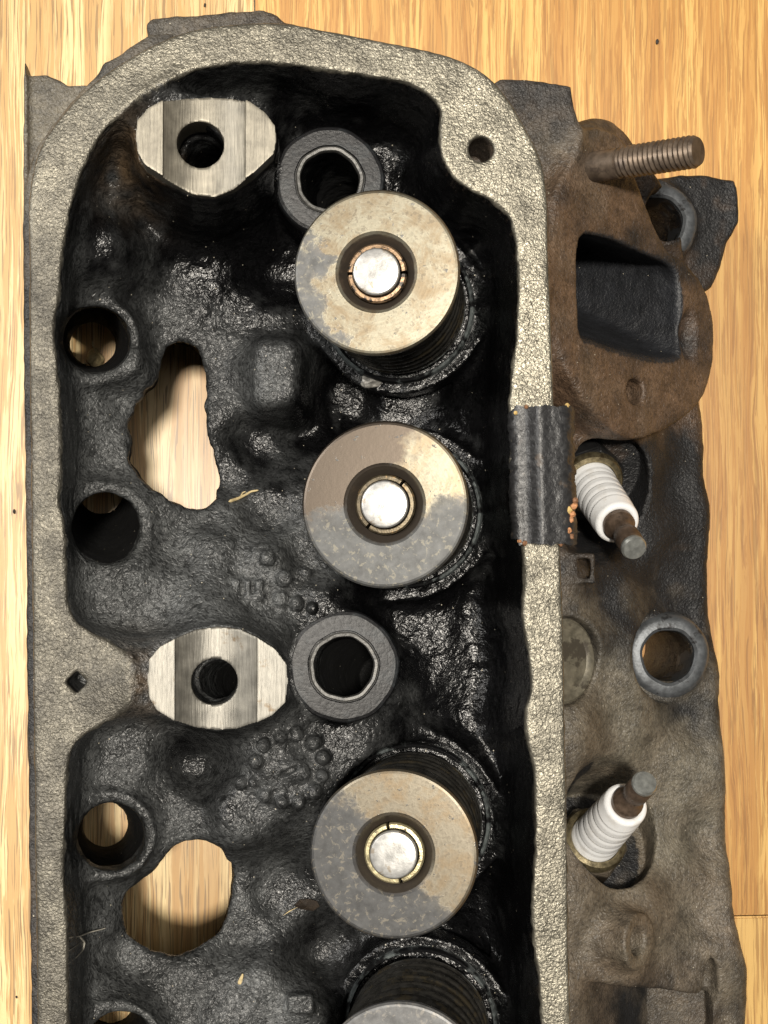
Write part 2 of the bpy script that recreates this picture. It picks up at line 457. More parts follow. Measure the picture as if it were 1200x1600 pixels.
ex_px = [(820, 1900), (820, 1500), (820, 1000), (820, 600), (820, 350), (825, 285), (850, 250), (905, 232), (960, 260), (1020, 330), (1060, 420), (1085, 520), (1092, 600), (1100, 645), (1104, 700), (1102, 745), (1110, 800), (1107, 880), (1109, 950), (1114, 1000), (1119, 1040), (1116, 1085),
         (1119, 1130), (1123, 1200), (1127, 1270), (1130, 1350), (1132, 1415), (1141, 1460), (1152, 1500), (1157, 1550), (1155, 1620), (1150, 1750), (1150, 1900), (1150, 2060), (1000, 2080), (850, 2060)]
dE = sd_poly(spline(PP(ex_px, 16.0), 3), X2, Y2)

# ears and blocks round the rail: (outline px, z top)
ears = [([(232, 62), (228, 38), (236, 27), (330, 20), (410, 14), (432, 22), (446, 34), (500, 46), (480, 90), (260, 100)], 62.5, 1.2),
        ([(70, 250), (100, 175), (128, 138), (150, 116), (162, 98), (190, 82), (232, 52), (270, 52), (270, 120), (120, 260)], 65.5, 0.8),
        ([(37, 330), (37, 118), (72, 115), (92, 124), (106, 133), (134, 131), (180, 140), (140, 300), (80, 350)], 52.0, 2.5),
        ([(36, 330), (36, 130), (38, 94), (43, 116), (45, 330)], 53.5, 0.6),
        ([(770, 130), (782, 121), (850, 126), (893, 134), (898, 165), (906, 200), (905, 235), (870, 270), (840, 270), (790, 200)], 57.0, 2.5)]

cc = lambda a: a[:, :, None]
D = smax(cc(dO), Z3-ZR, 0.9)
D = np.minimum(D, smax(cc(dO-np.where(X2 < -38, 2.3, 0.8)), Z3-63.0, 0.8))
D = smin(D, smax(cc(dE), (Z3-cc(E2))*0.85, 4.0), 3.0)
def sub(p0, p1):
    lo = [max(0, int((a-o)/HX)) for a, o in zip(p0, (ox, oy, oz))]
    hi = [min(n, int((a-o)/HX)+2) for a, o, n in zip(p1, (ox, oy, oz), (NX, NY, NZ))]
    s = tuple(slice(a, b) for a, b in zip(lo, hi))
    return s, xs[s[0]][:, None, None], ys[s[1]][None, :, None], zs[s[2]][None, None, :]
def add_local(fn, c, r, k, carve=False):
    s, x, y, z = sub(np.asarray(c)-r, np.asarray(c)+r)
    f = fn(x, y, z)
    D[s] = smax(D[s], -f, k) if carve else smin(D[s], f, k)
def cyl(c, ax, r, z0, z1, flare=0.0):
    ax = np.asarray(ax, float); ax = ax/np.linalg.norm(ax)
    def f(x, y, z):
        t = (x-c[0])*ax[0]+(y-c[1])*ax[1]+(z-c[2])*ax[2]
        d2 = (x-c[0])**2+(y-c[1])**2+(z-c[2])**2-t*t
        return np.maximum(np.sqrt(np.maximum(d2, 0))-r-flare*t, np.maximum(z0-t, t-z1))
    return f
for px, zt, k in ears:
    pl = PP(px, zt); c = pl.mean(0); r = np.abs(pl-c).max()+8
    s, x, y, z = sub((c[0]-r, c[1]-r, ZF-5), (c[0]+r, c[1]+r, 80))
    p2 = sd_poly(pl, x[:, :, 0]+0*y[:, :, 0], y[:, :, 0]+0*x[:, :, 0])
    D[s] = smin(D[s], smax(cc(p2), z-zt, 1.0), k)

# exhaust flange: a thick tilted plate with its port
fa = P(868, 480, 61.0); fb = P(1113, 520, 27.0)
sdir = np.array([fb[0]-fa[0], 0, fb[2]-fa[2]]); sdir /= np.linalg.norm(sdir)
fn_ = np.array([-sdir[2], 0, sdir[0]])             # plate normal, up and to the right
FQ = Vector((1, 0, 0))
def on_plane(u, v):
    d = ray(u, v); o = np.array([0, 0, CAMH]); t = np.dot(fa-o, fn_)/np.dot(d, fn_)
    return o+d*t
def plane_poly(pts):
    q = [on_plane(u, v) for u, v in pts]
    return np.array([[np.dot(p-fa, sdir), p[1]] for p in q])
flange_px = [(866, 330), (872, 290), (888, 262), (900, 228), (912, 205), (935, 200), (962, 208), (982, 228), (988, 258), (1003, 300), (1022, 350), (1045, 392), (1075, 412), (1100, 448), (1114, 490), (1117, 530),
             (1114, 570), (1106, 606), (1085, 640), (1045, 668), (1000, 686), (968, 678), (925, 640), (890, 590), (872, 540), (864, 450)]
port_px = [(906, 375), (930, 370), (965, 380), (1000, 396), (1035, 410), (1056, 430), (1062, 480), (1062, 540), (1050, 560), (1010, 558), (960, 545), (925, 532), (908, 520), (904, 450)]
ps_out = spline(plane_poly(flange_px), 3); ps_port = spline(plane_poly(port_px), 3)
s, x, y, z = sub((fa[0]-24, P(900, 700, 30)[1]-12, 0), (fb[0]+10, P(900, 190, 60)[1]+10, 78))
dist = (x-fa[0])*fn_[0]+(z-fa[2])*fn_[2]+0*y
ss = (x-fa[0])*sdir[0]+(z-fa[2])*sdir[2]+0*y
fl = sd_poly(ps_out, ss, y+0*ss)
D[s] = smin(D[s], smax(fl, np.maximum(dist, -11-dist), 1.2), 4.0)
body = smax(fl+3.5, np.maximum(dist+2, -40-dist), 2.0)
D[s] = smin(D[s], body, 4.0)
pax = np.array([-0.60, 0.42, -0.68]); pax /= np.linalg.norm(pax)
tt = dist/np.dot(pax, fn_)                      # move back along the port axis to the plate plane
sp = ss-tt*np.dot(pax, sdir); yp = y-tt*pax[1]
port = sd_poly(ps_port, sp, yp)+np.maximum(-dist-4, 0)*0.10
D[s] = smax(D[s], -np.maximum(port, np.maximum(dist-3, -46-dist)), 1.6)
def flange_hole(u, v, r, depth, k=0.6):
    c = on_plane(u, v)
    add_local(cyl(c, fn_, r, -depth, 4), c, 16, k, True)
flange_hole(992, 612, 3.1, 18)
# small casting pits of the flange's right edge
c = on_plane(1076, 525); add_local(lambda x, y, z: np.sqrt((x-c[0])**2*1.0+((y-c[1])*0.45)**2+(z-c[2])**2)-2.6, c, 10, 1.5, True)

# bolt ear beyond the flange
ear_px = [(975, 300), (1010, 288), (1060, 276), (1100, 273), (1152, 279), (1157, 300), (1158, 345), (1140, 375), (1130, 415), (1113, 448), (1080, 470), (1000, 440)]
pl = PP(ear_px, 17.0); s, x, y, z = sub((pl[:, 0].min()-8, pl[:, 1].min()-8, ZF-5), (pl[:, 0].max()+8, pl[:, 1].max()+8, 60))
p2 = sd_poly(pl, x[:, :, 0]+0*y[:, :, 0], y[:, :, 0]+0*x[:, :, 0])
slope = 17+np.clip((P(1110, 300, 17)[0]-x)*0.25, -1, 5)
D[s] = smin(D[s], smax(cc(p2), z-slope, 1.5), 2.0)
EAR_B = P(1028, 347, 22.0); BOSS_B = P(1045, 1025, 26.0)
add_local(cyl(EAR_B, (0, 0, 1), 10.5, -60, -1.0), EAR_B, 60, 2.5)
add_local(cyl(BOSS_B, (0.04, 0, 1), 9.6, -30, -0.6, -0.10), BOSS_B, 30, 3.0)
add_local(cyl(BOSS_B, (0, 0, 1), 11.6, -1.0, 30), BOSS_B, 26, 1.2, True)
add_local(cyl(EAR_B, (0, 0, 1), 9.0, 0.0, 3), EAR_B, 12, 0.6, True)
# second flange at the lower edge of the view
fc = P(1010, 1640, 36)
# spark plug wells
PLUG = []; WELL = [np.array([1.5, -0.5, 0]), np.array([2.5, 1.5, 0])]
for (bu, bv, bz, tu, tv, tz) in [(925, 757, 31.0, 992, 858, 60.0), (930, 1310, 31.0, 1009, 1222, 60.0)]:
    b = P(bu, bv, bz); t = P(tu, tv, tz); PLUG.append((b, t))
    ax = (t-b)/np.linalg.norm(t-b)
    add_local(cyl(b+WELL[len(PLUG)-1], ax, 14.0, -9.5, 34), b+ax*8, 40, 1.2, True)
# threaded hole by the lower flange, and a core dent
c1 = P(990, 1470, 43); add_local(cyl(c1, (0.75, 0, 0.66), 6.6, -14, 1.2), c1, 18, 4.0); add_local(cyl(c1, (0.75, 0, 0.66), 3.3, -8, 6), c1, 14, 0.8, True)
c2 = P(1108, 1545, 27); add_local(lambda x, y, z: np.sqrt(((x-c2[0])*1.5)**2+((y-c2[1])*0.42)**2+(z-c2[2])**2)-3.4, c2, 14, 1.2, True)
# second exhaust port, cut by the picture's lower edge
c3 = P(1000, 1625, 42)
add_local(lambda x, y, z: np.maximum(np.maximum(np.abs((x-c3[0])*0.75+(z-c3[2])*0.66)-9, np.abs(y-c3[1]+0.25*(x-c3[0]))-11), -22+0*x), c3, 22, 2.0, True)
# a raised foundry mark on the exhaust side
c4 = P(912, 888, 45.5)
def mark(x, y, z):
    a = np.maximum(np.abs(x-c4[0])-3.0, np.abs(y-c4[1])-3.6); b_ = np.maximum(np.abs(x-c4[0]-0.2)-1.6, np.abs(y-c4[1])-2.3)
    return np.maximum(np.maximum(a, -b_), np.abs(z-(shep4+0.2))-0.9)
shep4 = float(shepard([(*P(u, v, zz)[:2], zz) for u, v, zz in ex_ctrl], np.array([[c4[0]]]), np.array([[c4[1]]]), 9.0, 2.2)[0, 0])
add_local(mark, c4, 8, 0.8)
# core plug seat
CORE = P(893, 1034, 46.0)
cax = np.array([0.52, 0, 0.85])
add_local(cyl(CORE, cax, 10.4, -4.0, 10), CORE, 18, 0.8, True)

# the rocker chamber
Cv = smax(cc(dC)+(ZR-Z3)*0.045, (cc(H2)-Z3)*0.8, 7.0)
D = smax(D, -Cv, 0.8)
del Cv
PUSH = [P(150, 531, 46), P(165, 823, 47), P(174, 1307, 47), P(186, 1634, 46)]
for p in PUSH: add_local(cyl(p, (0, 0, 1), 9.7, -30, 0, -0.14), p, 24, 6.0)
ped_px = [[(212, 215), (214, 188), (232, 168), (258, 154), (290, 146), (325, 143), (360, 147), (390, 158), (415, 176), (430, 197), (432, 218), (428, 240), (396, 270), (365, 291), (335, 301), (300, 297), (258, 277), (226, 257), (215, 238)],
          [(230, 1062), (233, 1030), (250, 1010), (273, 998), (305, 985), (340, 980), (375, 984), (402, 996), (430, 1014), (448, 1038), (450, 1066), (446, 1098), (425, 1118), (402, 1129), (370, 1141), (338, 1144), (304, 1139), (273, 1127), (245, 1110), (233, 1090)]]
ZP = 72.5
PEDS = []
for px in ped_px:
    pl = PP(px, ZP); c = pl.mean(0); PEDS.append((pl, c))
    s, x, y, z = sub((c[0]-34, c[1]-30, 20), (c[0]+34, c[1]+30, 76))
    p2 = sd_poly(pl, x[:, :, 0]+0*y[:, :, 0], y[:, :, 0]+0*x[:, :, 0])
    D[s] = smin(D[s], np.maximum(cc(p2)+0.35-(ZP-z)*0.11, z-66.5), 9.0)
# ribs: from pedestals to the wall, bridge behind
def capsule(a, b, ra, rb):
    a = np.asarray(a); b = np.asarray(b); ab = b-a; L = ab@ab
    def f(x, y, z):
        t = np.clip(((x-a[0])*ab[0]+(y-a[1])*ab[1]+(z-a[2])*ab[2])/L, 0, 1)
        return np.sqrt((x-a[0]-ab[0]*t)**2+(y-a[1]-ab[1]*t)**2+(z-a[2]-ab[2]*t)**2)-(ra+(rb-ra)*t)
    return f
for a, b, ra, rb in [(P(190, 1062, 60), P(260, 1062, 62), 8, 7), (P(330, 930, 44), P(335, 990, 52), 5, 5), (P(320, 880, 40), P(322, 960, 48), 4.0, 5.0), (P(230, 170, 60), P(280, 210, 62), 5, 5)]:
    m = (a+b)/2; add_local(capsule(a, b, ra, rb), m, np.linalg.norm(a-b)/2+16, 6.0)
c5 = P(433, 588, 38)
add_local(lambda x, y, z: smax(np.sqrt(np.maximum(np.abs(x-c5[0])-2.4, 0)**2+np.maximum(np.abs(y-c5[1])-5.0, 0)**2+0*z)-2.6-(45-z)*0.22, z-45.0+0*x+0*y, 3.0), c5, 24, 3.0)
BOLT = [(P(515, 282, 46.0), 46.0), (P(537, 1042, 48.0), 48.0)]
for p, zt in BOLT:
    add_local(cyl(p, (0, 0, 1), 12.6, -30, -0.7, -0.06), p, 30, 2.0)
    add_local(cyl(p, (0, 0, 1), 13.2, 0.0, 14), p, 24, 1.0, True)
# valve axes: the tops lean to the left
VTOP = [P(588, 425, 81.5), P(601, 788, 81.5), P(615, 1335, 81.5), P(627, 1701, 81.5)]
LEAN = np.array([9.0, 0.0, -45.0])
VALVE = []
for t in VTOP:
    b = t+LEAN; ax = -LEAN/np.linalg.norm(LEAN); VALVE.append((b, t, ax))
    add_local(cyl(b, ax, 20.6, -8, -0.4), b, 34, 5.0)
    add_local(cyl(b, ax, 18.6, -0.3, 40), b+ax*12, 34, 1.0, True)
# foundry marks: rows of round dots and small badges
def surf_z(p):
    i = int(round((p[0]-ox)/HX)); j = int(round((p[1]-oy)/HX))
    col = D[i, j, :int((60-oz)/HX)]
    k = np.nonzero(col < 0)[0]
    return zs[k[-1]] if len(k) else 40.0
def on_floor(u, v, z0=44.0):
    p = P(u, v, z0)
    for _ in range(3):
        p = P(u, v, surf_z(p))
    return p
dots = [(418, 872, 1.9), (443, 904, 2.0), (476, 896, 1.6), (438, 935, 2.0), (463, 943, 1.7), (487, 950, 1.3),
        (412, 1164, 1.6), (399, 1190, 1.7), (376, 1222, 1.5), (396, 1222, 1.2), (414, 1241, 1.8), (440, 1252, 1.7), (466, 1252, 1.7), (491, 1236, 1.9), (503, 1212, 1.5), (505, 1183, 1.7), (489, 1159, 1.8), (462, 1146, 1.9), (439, 1150, 1.5)]
for u, v, r in dots:
    p = on_floor(u, v)
    add_local(lambda x, y, z: np.sqrt((x-p[0])**2+(y-p[1])**2+((z-p[2]-0.9)*1.0)**2)-r*1.05, p, 5, 0.3)
p = on_floor(452, 1204); add_local(lambda x, y, z: np.sqrt(((x-p[0])*0.62+(y-p[1])*0.2)**2+((y-p[1])*1.0)**2+((z-p[2])*1.5)**2)-3.0, p, 9, 0.6)
add_local(lambda x, y, z: np.maximum(np.abs((x-p[0])*0.5-(y-p[1])*0.86)-0.5, np.sqrt((x-p[0])**2+(y-p[1])**2+(z-p[2]-2.2)**2)-2.6), p, 7, 0.5, True)
q = on_floor(388, 922)
add_local(lambda x, y, z: np.maximum(np.maximum(np.abs(x-q[0])-3.4, np.abs(y-q[1])-2.5), np.abs(z-q[2])-1.7), q, 8, 0.6)
for dx in (-1.3, 1.1):
    add_local(lambda x, y, z: np.maximum(np.maximum(np.abs(x-q[0]-dx)-0.45, np.abs(y-q[1]-0.8)-2.0), np.abs(z-q[2]-1.6)-1.2), q, 8, 0.4, True)
q2 = on_floor(470, 1567)
add_local(lambda x, y, z: np.maximum(np.maximum(np.abs(x-q2[0])-2.6, np.abs(y-q2[1])-1.7), np.abs(z-q2[2])-1.4)-0.4, q2, 8, 0.8)
q3 = on_floor(266, 1292); add_local(lambda x, y, z: np.sqrt((x-q3[0])**2+(y-q3[1])**2+((z-q3[2])*1.4)**2)-1.1, q3, 5, 0.5)

# openings right through
for p, sy in zip(PUSH, ((0.116, -0.13), (0.116, -0.17), (0.116, 0.12), (0.116, 0.12))): add_local(cyl(p, (sy[0], sy[1], 1), 7.75, -90, 30, 0.025), p-np.array([0, 0, 30.]), 64, 0.9, True)
for p, zt in BOLT: add_local(cyl(p, (-0.24, 0.12, 1), 6.9, -62, 2), p-np.array([0, 0, 20.]), 56, 0.3, True)
add_local(cyl(EAR_B, (0, 0, 1), 6.4, -80, 30), EAR_B, 60, 0.4, True)
add_local(cyl(BOSS_B, (0, 0, 1), 6.4, -80, 30), BOSS_B, 60, 0.4, True)
for c, r in [(P(312, 223, 70), 5.1), (P(335, 1066, 70), 5.0)]:
    add_local(cyl(c, (0, 0, 1), r, -12, 30), c, 36, 0.3, True); add_local(cyl(c-np.array([0, 0, 10.]), (-0.2, 0.1, 1), r-0.8, -50, 3), c-np.array([0, 0, 20.]), 56, 0.3, True)
_c = P(119, 1066, 70); add_local(lambda x, y, z: np.maximum((np.abs(x-_c[0])+np.abs(y-_c[1]))*0.72-1.75, np.abs(z-_c[2])-18), _c, 22, 0.5, True)
for (u, v), r in [((752, 233), 2.75)]:
    c = P(u, v, 70); add_local(cyl(c, (0, 0, 1), r, -16, 10), c, 18, 0.7, True)
win_px = [([(262, 541), (284, 535), (304, 548), (315, 578), (318, 620), (322, 680), (330, 730), (337, 765), (333, 785), (308, 796), (280, 790), (250, 771), (215, 742), (203, 715), (204, 690), (201, 660), (214, 632), (240, 603), (250, 572)], 37.0),
          ([(268, 1322), (290, 1310), (320, 1307), (345, 1320), (353, 1350), (351, 1400), (343, 1436), (324, 1470), (300, 1490), (266, 1496), (225, 1483), (200, 1465), (190, 1430), (193, 1402), (215, 1386), (240, 1366), (255, 1342)], 37.0)]
for (px, zt), slant, jag in zip(win_px, [(-0.07, 0.08), (-0.06, -0.2)], (1.0, 0.4)):
    pl = spline(PP(px, zt), 2); c = pl.mean(0)
    s, x, y, z = sub((c[0]-40, c[1]-50, ZF-5), (c[0]+40, c[1]+50, 66))
    xx, yy = np.broadcast_arrays(x[:, :, 0], y[:, :, 0])
    wn = (vnoise(np.stack([xx.ravel(), yy.ravel(), 0*xx.ravel()], 1), 2.6)*0.75+vnoise(np.stack([xx.ravel(), yy.ravel(), 0*xx.ravel()], 1), 1.2)*0.35).reshape(xx.shape)
    for k in range(D[s].shape[2]):
        dz = max(0.0, 34-float(z[0, 0, k]))
        p2 = sd_poly(pl, xx-slant[0]*dz, yy-slant[1]*dz)-min(dz*0.5, 3.8)
        p2 = p2+wn*(0.6 if dz < 12 else 0.3)*jag
        D[s][:, :, k] = smax(D[s][:, :, k], -p2, 1.8)
D = np.maximum(D, np.maximum(ZF-Z3, (oy+2.0)-ys[None, :, None]))

V, F = surface_nets(D, (ox, oy, oz), HX)
N, fa_n = vert_normals(V, F)
# uneven cast skin
dcv = lambda arr: arr[np.clip(((V[:, 0]-ox)/HX).round().astype(int), 0, NX-1), np.clip(((V[:, 1]-oy)/HX).round().astype(int), 0, NY-1)]
vC, vO = dcv(dC), dcv(dO)
is_rail = (V[:, 2] > ZR-0.9) & (vC > -0.8) & (vO < 0.8)
amp = np.where(is_rail, 0.05, np.where(vC < 0, 0.26, 0.17))*(V[:, 2] > ZF+0.8)
bumpn = vnoise(V, 3.1)*0.9+vnoise(V, 1.5)*0.6
V = V+N*(bumpn*amp)[:, None]
edge_wob = (vnoise(V, 1.6)*0.25+vnoise(V, 4.0)*0.14)*np.clip((2.5-np.abs(vC))/1.5, 0, 1)*np.exp(-((V[:, 2]-ZR)/3.0)**2)*(np.abs(N[:, 2]) < 0.8)
V[:, :2] += N[:, :2]*edge_wob[:, None]
V[:, 2] = np.where(V[:, 2] < ZF+0.6, np.maximum(V[:, 2], ZF+0.02), V[:, 2])
N, fa_n = vert_normals(V, F)

# what the surface is covered with: bare grey iron on the rail, oil in the chamber, painted shade in its holes, baked brown dirt outside
def field(ctrl, s=5.0):
    return shepard([(*P(u, v, 44)[:2], w) for u, v, w in ctrl], V[:, 0], V[:, 1], s, 1.6)
oil = field([(150, 900, 0.1), (220, 930, 0.05), (330, 860, 0.15), (420, 890, 0.15), (130, 700, 0.2), (150, 620, 0.2), (120, 1200, 0.2), (200, 1190, 0.3), (250, 1330, 0.2), (430, 590, 0.1), (230, 1540, 0.25), (400, 1560, 0.2), (420, 1440, 0.45), (480, 1200, 0.5), (440, 1200, 0.45), (380, 1280, 0.5),
             (300, 340, 1.0), (400, 340, 1.1), (330, 430, 1.0), (250, 400, 0.85), (600, 160, 1), (700, 400, 1), (760, 600, 1), (700, 960, 1), (760, 1100, 1), (800, 1300, 1), (700, 1500, 1), (500, 620, 1), (420, 720, 0.8), (300, 1200, 0.8), (520, 1480, 0.9), (440, 460, 0.8), (160, 300, 0.6), (200, 400, 0.7), (320, 480, 0.6), (240, 480, 0.4), (570, 960, 0.9), (560, 1130, 0.8), (300, 130, 0.5)])
vH = dcv(H2)
oil = np.where(((vC < 0) | ((vO < -1.2) & (V[:, 0] < -10))) & (V[:, 2] < vH-3) & (np.abs(N[:, 2]) < 0.6), 1.0, oil)  # hole walls taken to full oil black, depth shade put into the colour
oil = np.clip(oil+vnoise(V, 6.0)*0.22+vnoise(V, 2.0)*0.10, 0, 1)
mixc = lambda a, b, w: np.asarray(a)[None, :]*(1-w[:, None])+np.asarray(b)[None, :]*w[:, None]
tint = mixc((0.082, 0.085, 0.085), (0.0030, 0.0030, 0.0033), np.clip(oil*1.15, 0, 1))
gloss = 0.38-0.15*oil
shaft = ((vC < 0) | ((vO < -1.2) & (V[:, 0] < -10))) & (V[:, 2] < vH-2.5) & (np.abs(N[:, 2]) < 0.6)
deep_shade = (vC < 0.5) & (V[:, 2] < vH-9)
gloss = np.where(shaft | deep_shade, 0.8, gloss); tint = np.where(deep_shade[:, None], np.array([[0.004, 0.004, 0.004]]), tint)  # deep bores tinted near black as painted shade
metal = np.zeros(len(V)); grit = 1.0-0.1*oil; wet = oil.copy()
# rusty wash round the pedestals
for (pl, c), (su, sv) in zip(PEDS, [(205, 250), (212, 1062)]):
    p = P(su, sv, 60); w = np.exp(-((V[:, 0]-p[0])**2+(V[:, 1]-p[1])**2)/60)*0.85*np.clip(0.8+vnoise(V, 3.0), 0, 1)
    tint = tint*(1-w[:, None])+np.array([0.075, 0.050, 0.028])*w[:, None]
# outside
inner = (vO < -1.2) & (V[:, 2] < ZR-4) & (V[:, 0] < -10)
out_w = np.where(inner, 0.0, np.clip((vC-0.0)/0.8, 0, 1))
soot = field([(1040, 720, 1.1), (1090, 720, 1.1), (1050, 830, 1.2), (1090, 880, 1.1), (980, 950, 0.9), (1020, 880, 1.1), (900, 900, 0.7), (1000, 780, 1.0), (1080, 800, 1.0), (1070, 900, 1.0), (960, 900, 0.9), (1020, 940, 0.8), (930, 960, 0.5), (970, 1100, 0.05), (1060, 1200, 0.1), (1080, 1350, 0.1), (980, 1430, 0.1), (1000, 1500, 0.2), (1020, 1580, 0.85), (1110, 1560, 0.4), (1100, 1100, 0.7), (1060, 960, 0.8),
              (1000, 460, 1.0), (1050, 470, 1.0), (960, 420, 1), (1085, 520, 0.8), (930, 640, 0.1), (1000, 640, 0.0), (880, 450, 0.0), (1100, 440, 0.1), (1090, 590, 0.05), (950, 300, 0.1), (1100, 300, 1), (1140, 320, 1), (1110, 420, 1.0), (850, 160, 0.75), (80, 200, 0.3), (44, 500, 0.9), (44, 900, 0.8), (50, 1300, 0.8), (52, 1600, 0.8), (150, 110, 0.6), (240, 50, 0.6), (400, 25, 0.6), (940, 330, 0.2)], 3.0)
for b_, t_ in PLUG:
    a_ = (t_-b_)/np.linalg.norm(t_-b_); w_ = V-b_; tt_ = w_@a_; dd_ = np.linalg.norm(w_-tt_[:, None]*a_, axis=1)
    soot = np.where((dd_ < 14.4) & (V[:, 2] < 36), np.maximum(soot, 0.85), soot)
dist_v = (V[:, 0]-fa[0])*fn_[0]+(V[:, 2]-fa[2])*fn_[2]; ss_v = (V[:, 0]-fa[0])*sdir[0]+(V[:, 2]-fa[2])*sdir[2]; tt_v = dist_v/np.dot(pax, fn_)
in_port = (sd_poly(ps_port, ss_v-tt_v*np.dot(pax, sdir), V[:, 1]-tt_v*pax[1]) < 1.0) & (dist_v < 1.0) & (vO > -30) & (V[:, 0] > 20) & (V[:, 1] > P(900, 600, 40)[1])
soot = np.clip((soot+vnoise(V, 5.0)*0.2+vnoise(V, 1.8)*0.12-0.25)*1.5, 0, 1)
olive = mixc((0.14, 0.124, 0.095), (0.105, 0.066, 0.041), np.clip(field([(970, 1100, 0.1), (1050, 1250, 0.0), (930, 1150, 0.2), (960, 1520, 0.5), (990, 1480, 0.3), (900, 450, 0.9), (950, 620, 1), (1000, 640, 1), (1090, 590, 1.2), (1080, 430, 1.2), (950, 300, 0.8), (850, 200, 0.4), (80, 200, 0.05), (1000, 330, 1.2)], 3.0)+vnoise(V, 7.0)*0.2, 0, 1))
outc = olive*(1-soot[:, None])+np.array([0.013, 0.013, 0.014])*soot[:, None]
outc = np.where(in_port[:, None], np.array([[0.015, 0.016, 0.019]]), outc)
tint = tint*(1-out_w[:, None])+outc*out_w[:, None]
gloss = gloss*(1-out_w)+(0.46+0.08*soot)*out_w; grit = grit*(1-out_w)+np.where(in_port, 0.4, 0.6)*out_w
# rail
rw = np.clip((V[:, 2]-(ZR-1.3))/0.9, 0, 1)*np.clip((vC+1.2)/0.9, 0, 1)*np.clip((0.7-vO)/0.5, 0, 1)
rail_sheen = np.clip(vnoise(V, 2.3)*0.10+field([(70, 500, 0.15), (70, 900, 0.2), (70, 1400, 0.1), (120, 1065, 0.1), (100, 300, 0.35), (250, 90, 0.5), (450, 70, 0.5), (650, 100, 0.6), (760, 230, 0.75), (840, 380, 0.75), (835, 560, 0.95), (845, 950, 0.7), (855, 1150, 0.6), (862, 1400, 0.65), (866, 1580, 0.6)], 4.0)+vnoise(V, 5.0)*0.12, 0, 1)  # paler towards the right-hand rail: its highlight is put into the colour
railc = mixc((0.084, 0.077, 0.063), (0.255, 0.236, 0.186), rail_sheen)
tint = tint*(1-rw[:, None])+railc*rw[:, None]
gloss = gloss*(1-rw)+(0.44-0.06*rail_sheen)*rw; metal = metal*(1-rw)+(0.5+0.25*rail_sheen)*rw; grit = grit*(1-rw)+0.40*rw
wet = wet*(1-np.maximum(rw, out_w)); gloss = np.clip(gloss, 0.13, 0.9)

head = empty('cylinder_head')
tag(head, 'oily cast iron engine cylinder head lying on the oak floor', 'cylinder head')
fc_ = V[F].mean(1); fC = vC[F].mean(1); fO = vO[F].mean(1); fN = fa_n/np.maximum(np.linalg.norm(fa_n, axis=1, keepdims=True), 1e-9)
r_rail = (fc_[:, 2] > ZR-0.75) & (fC > -0.6) & (fO < 0.5)
r_ch = ~r_rail & ((fC <= 0.4) | ((fO < -1.2) & (fc_[:, 2] < ZR-4) & (fc_[:, 0] < -10)))
right = (fc_[:, 0] > P(858, 400, 60)[0]-3) | ((fc_[:, 0] > 40) & (fO > 0))
r_fl = ~r_rail & ~r_ch & right & (((fc_[:, 0]-fa[0])*fn_[0]+(fc_[:, 2]-fa[2])*fn_[2]) > -4.5) & (fc_[:, 1] > P(900, 690, 40)[1]) & (fc_[:, 1] < P(900, 195, 50)[1]) & (fc_[:, 0] > fa[0]-1)
r_ex = ~r_rail & ~r_ch & ~r_fl & right
r_out = ~r_rail & ~r_ch & ~r_fl & ~r_ex
def piece(name, mask, label=None):
    f = F[mask]; u, inv = np.unique(f.ravel(), return_inverse=True)
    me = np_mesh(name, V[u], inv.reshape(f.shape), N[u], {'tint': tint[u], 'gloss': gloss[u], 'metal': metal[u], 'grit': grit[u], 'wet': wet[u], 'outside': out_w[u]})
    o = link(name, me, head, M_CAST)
    if label: o['label'] = label
    return o
piece('valve_cover_rail', r_rail, 'bare grey pebbled iron rail round the rocker chamber')
piece('rocker_chamber', r_ch, 'black oil-coated chamber floor with cast bosses and openings')
piece('exhaust_flange', r_fl, 'brown tilted flange with a sooty rectangular port')
piece('exhaust_side', r_ex, 'dusty brown-grey outer face with spark plug wells')
piece('outer_wall', r_out)
del D
print('casting', len(V), 'verts', len(F), 'quads')
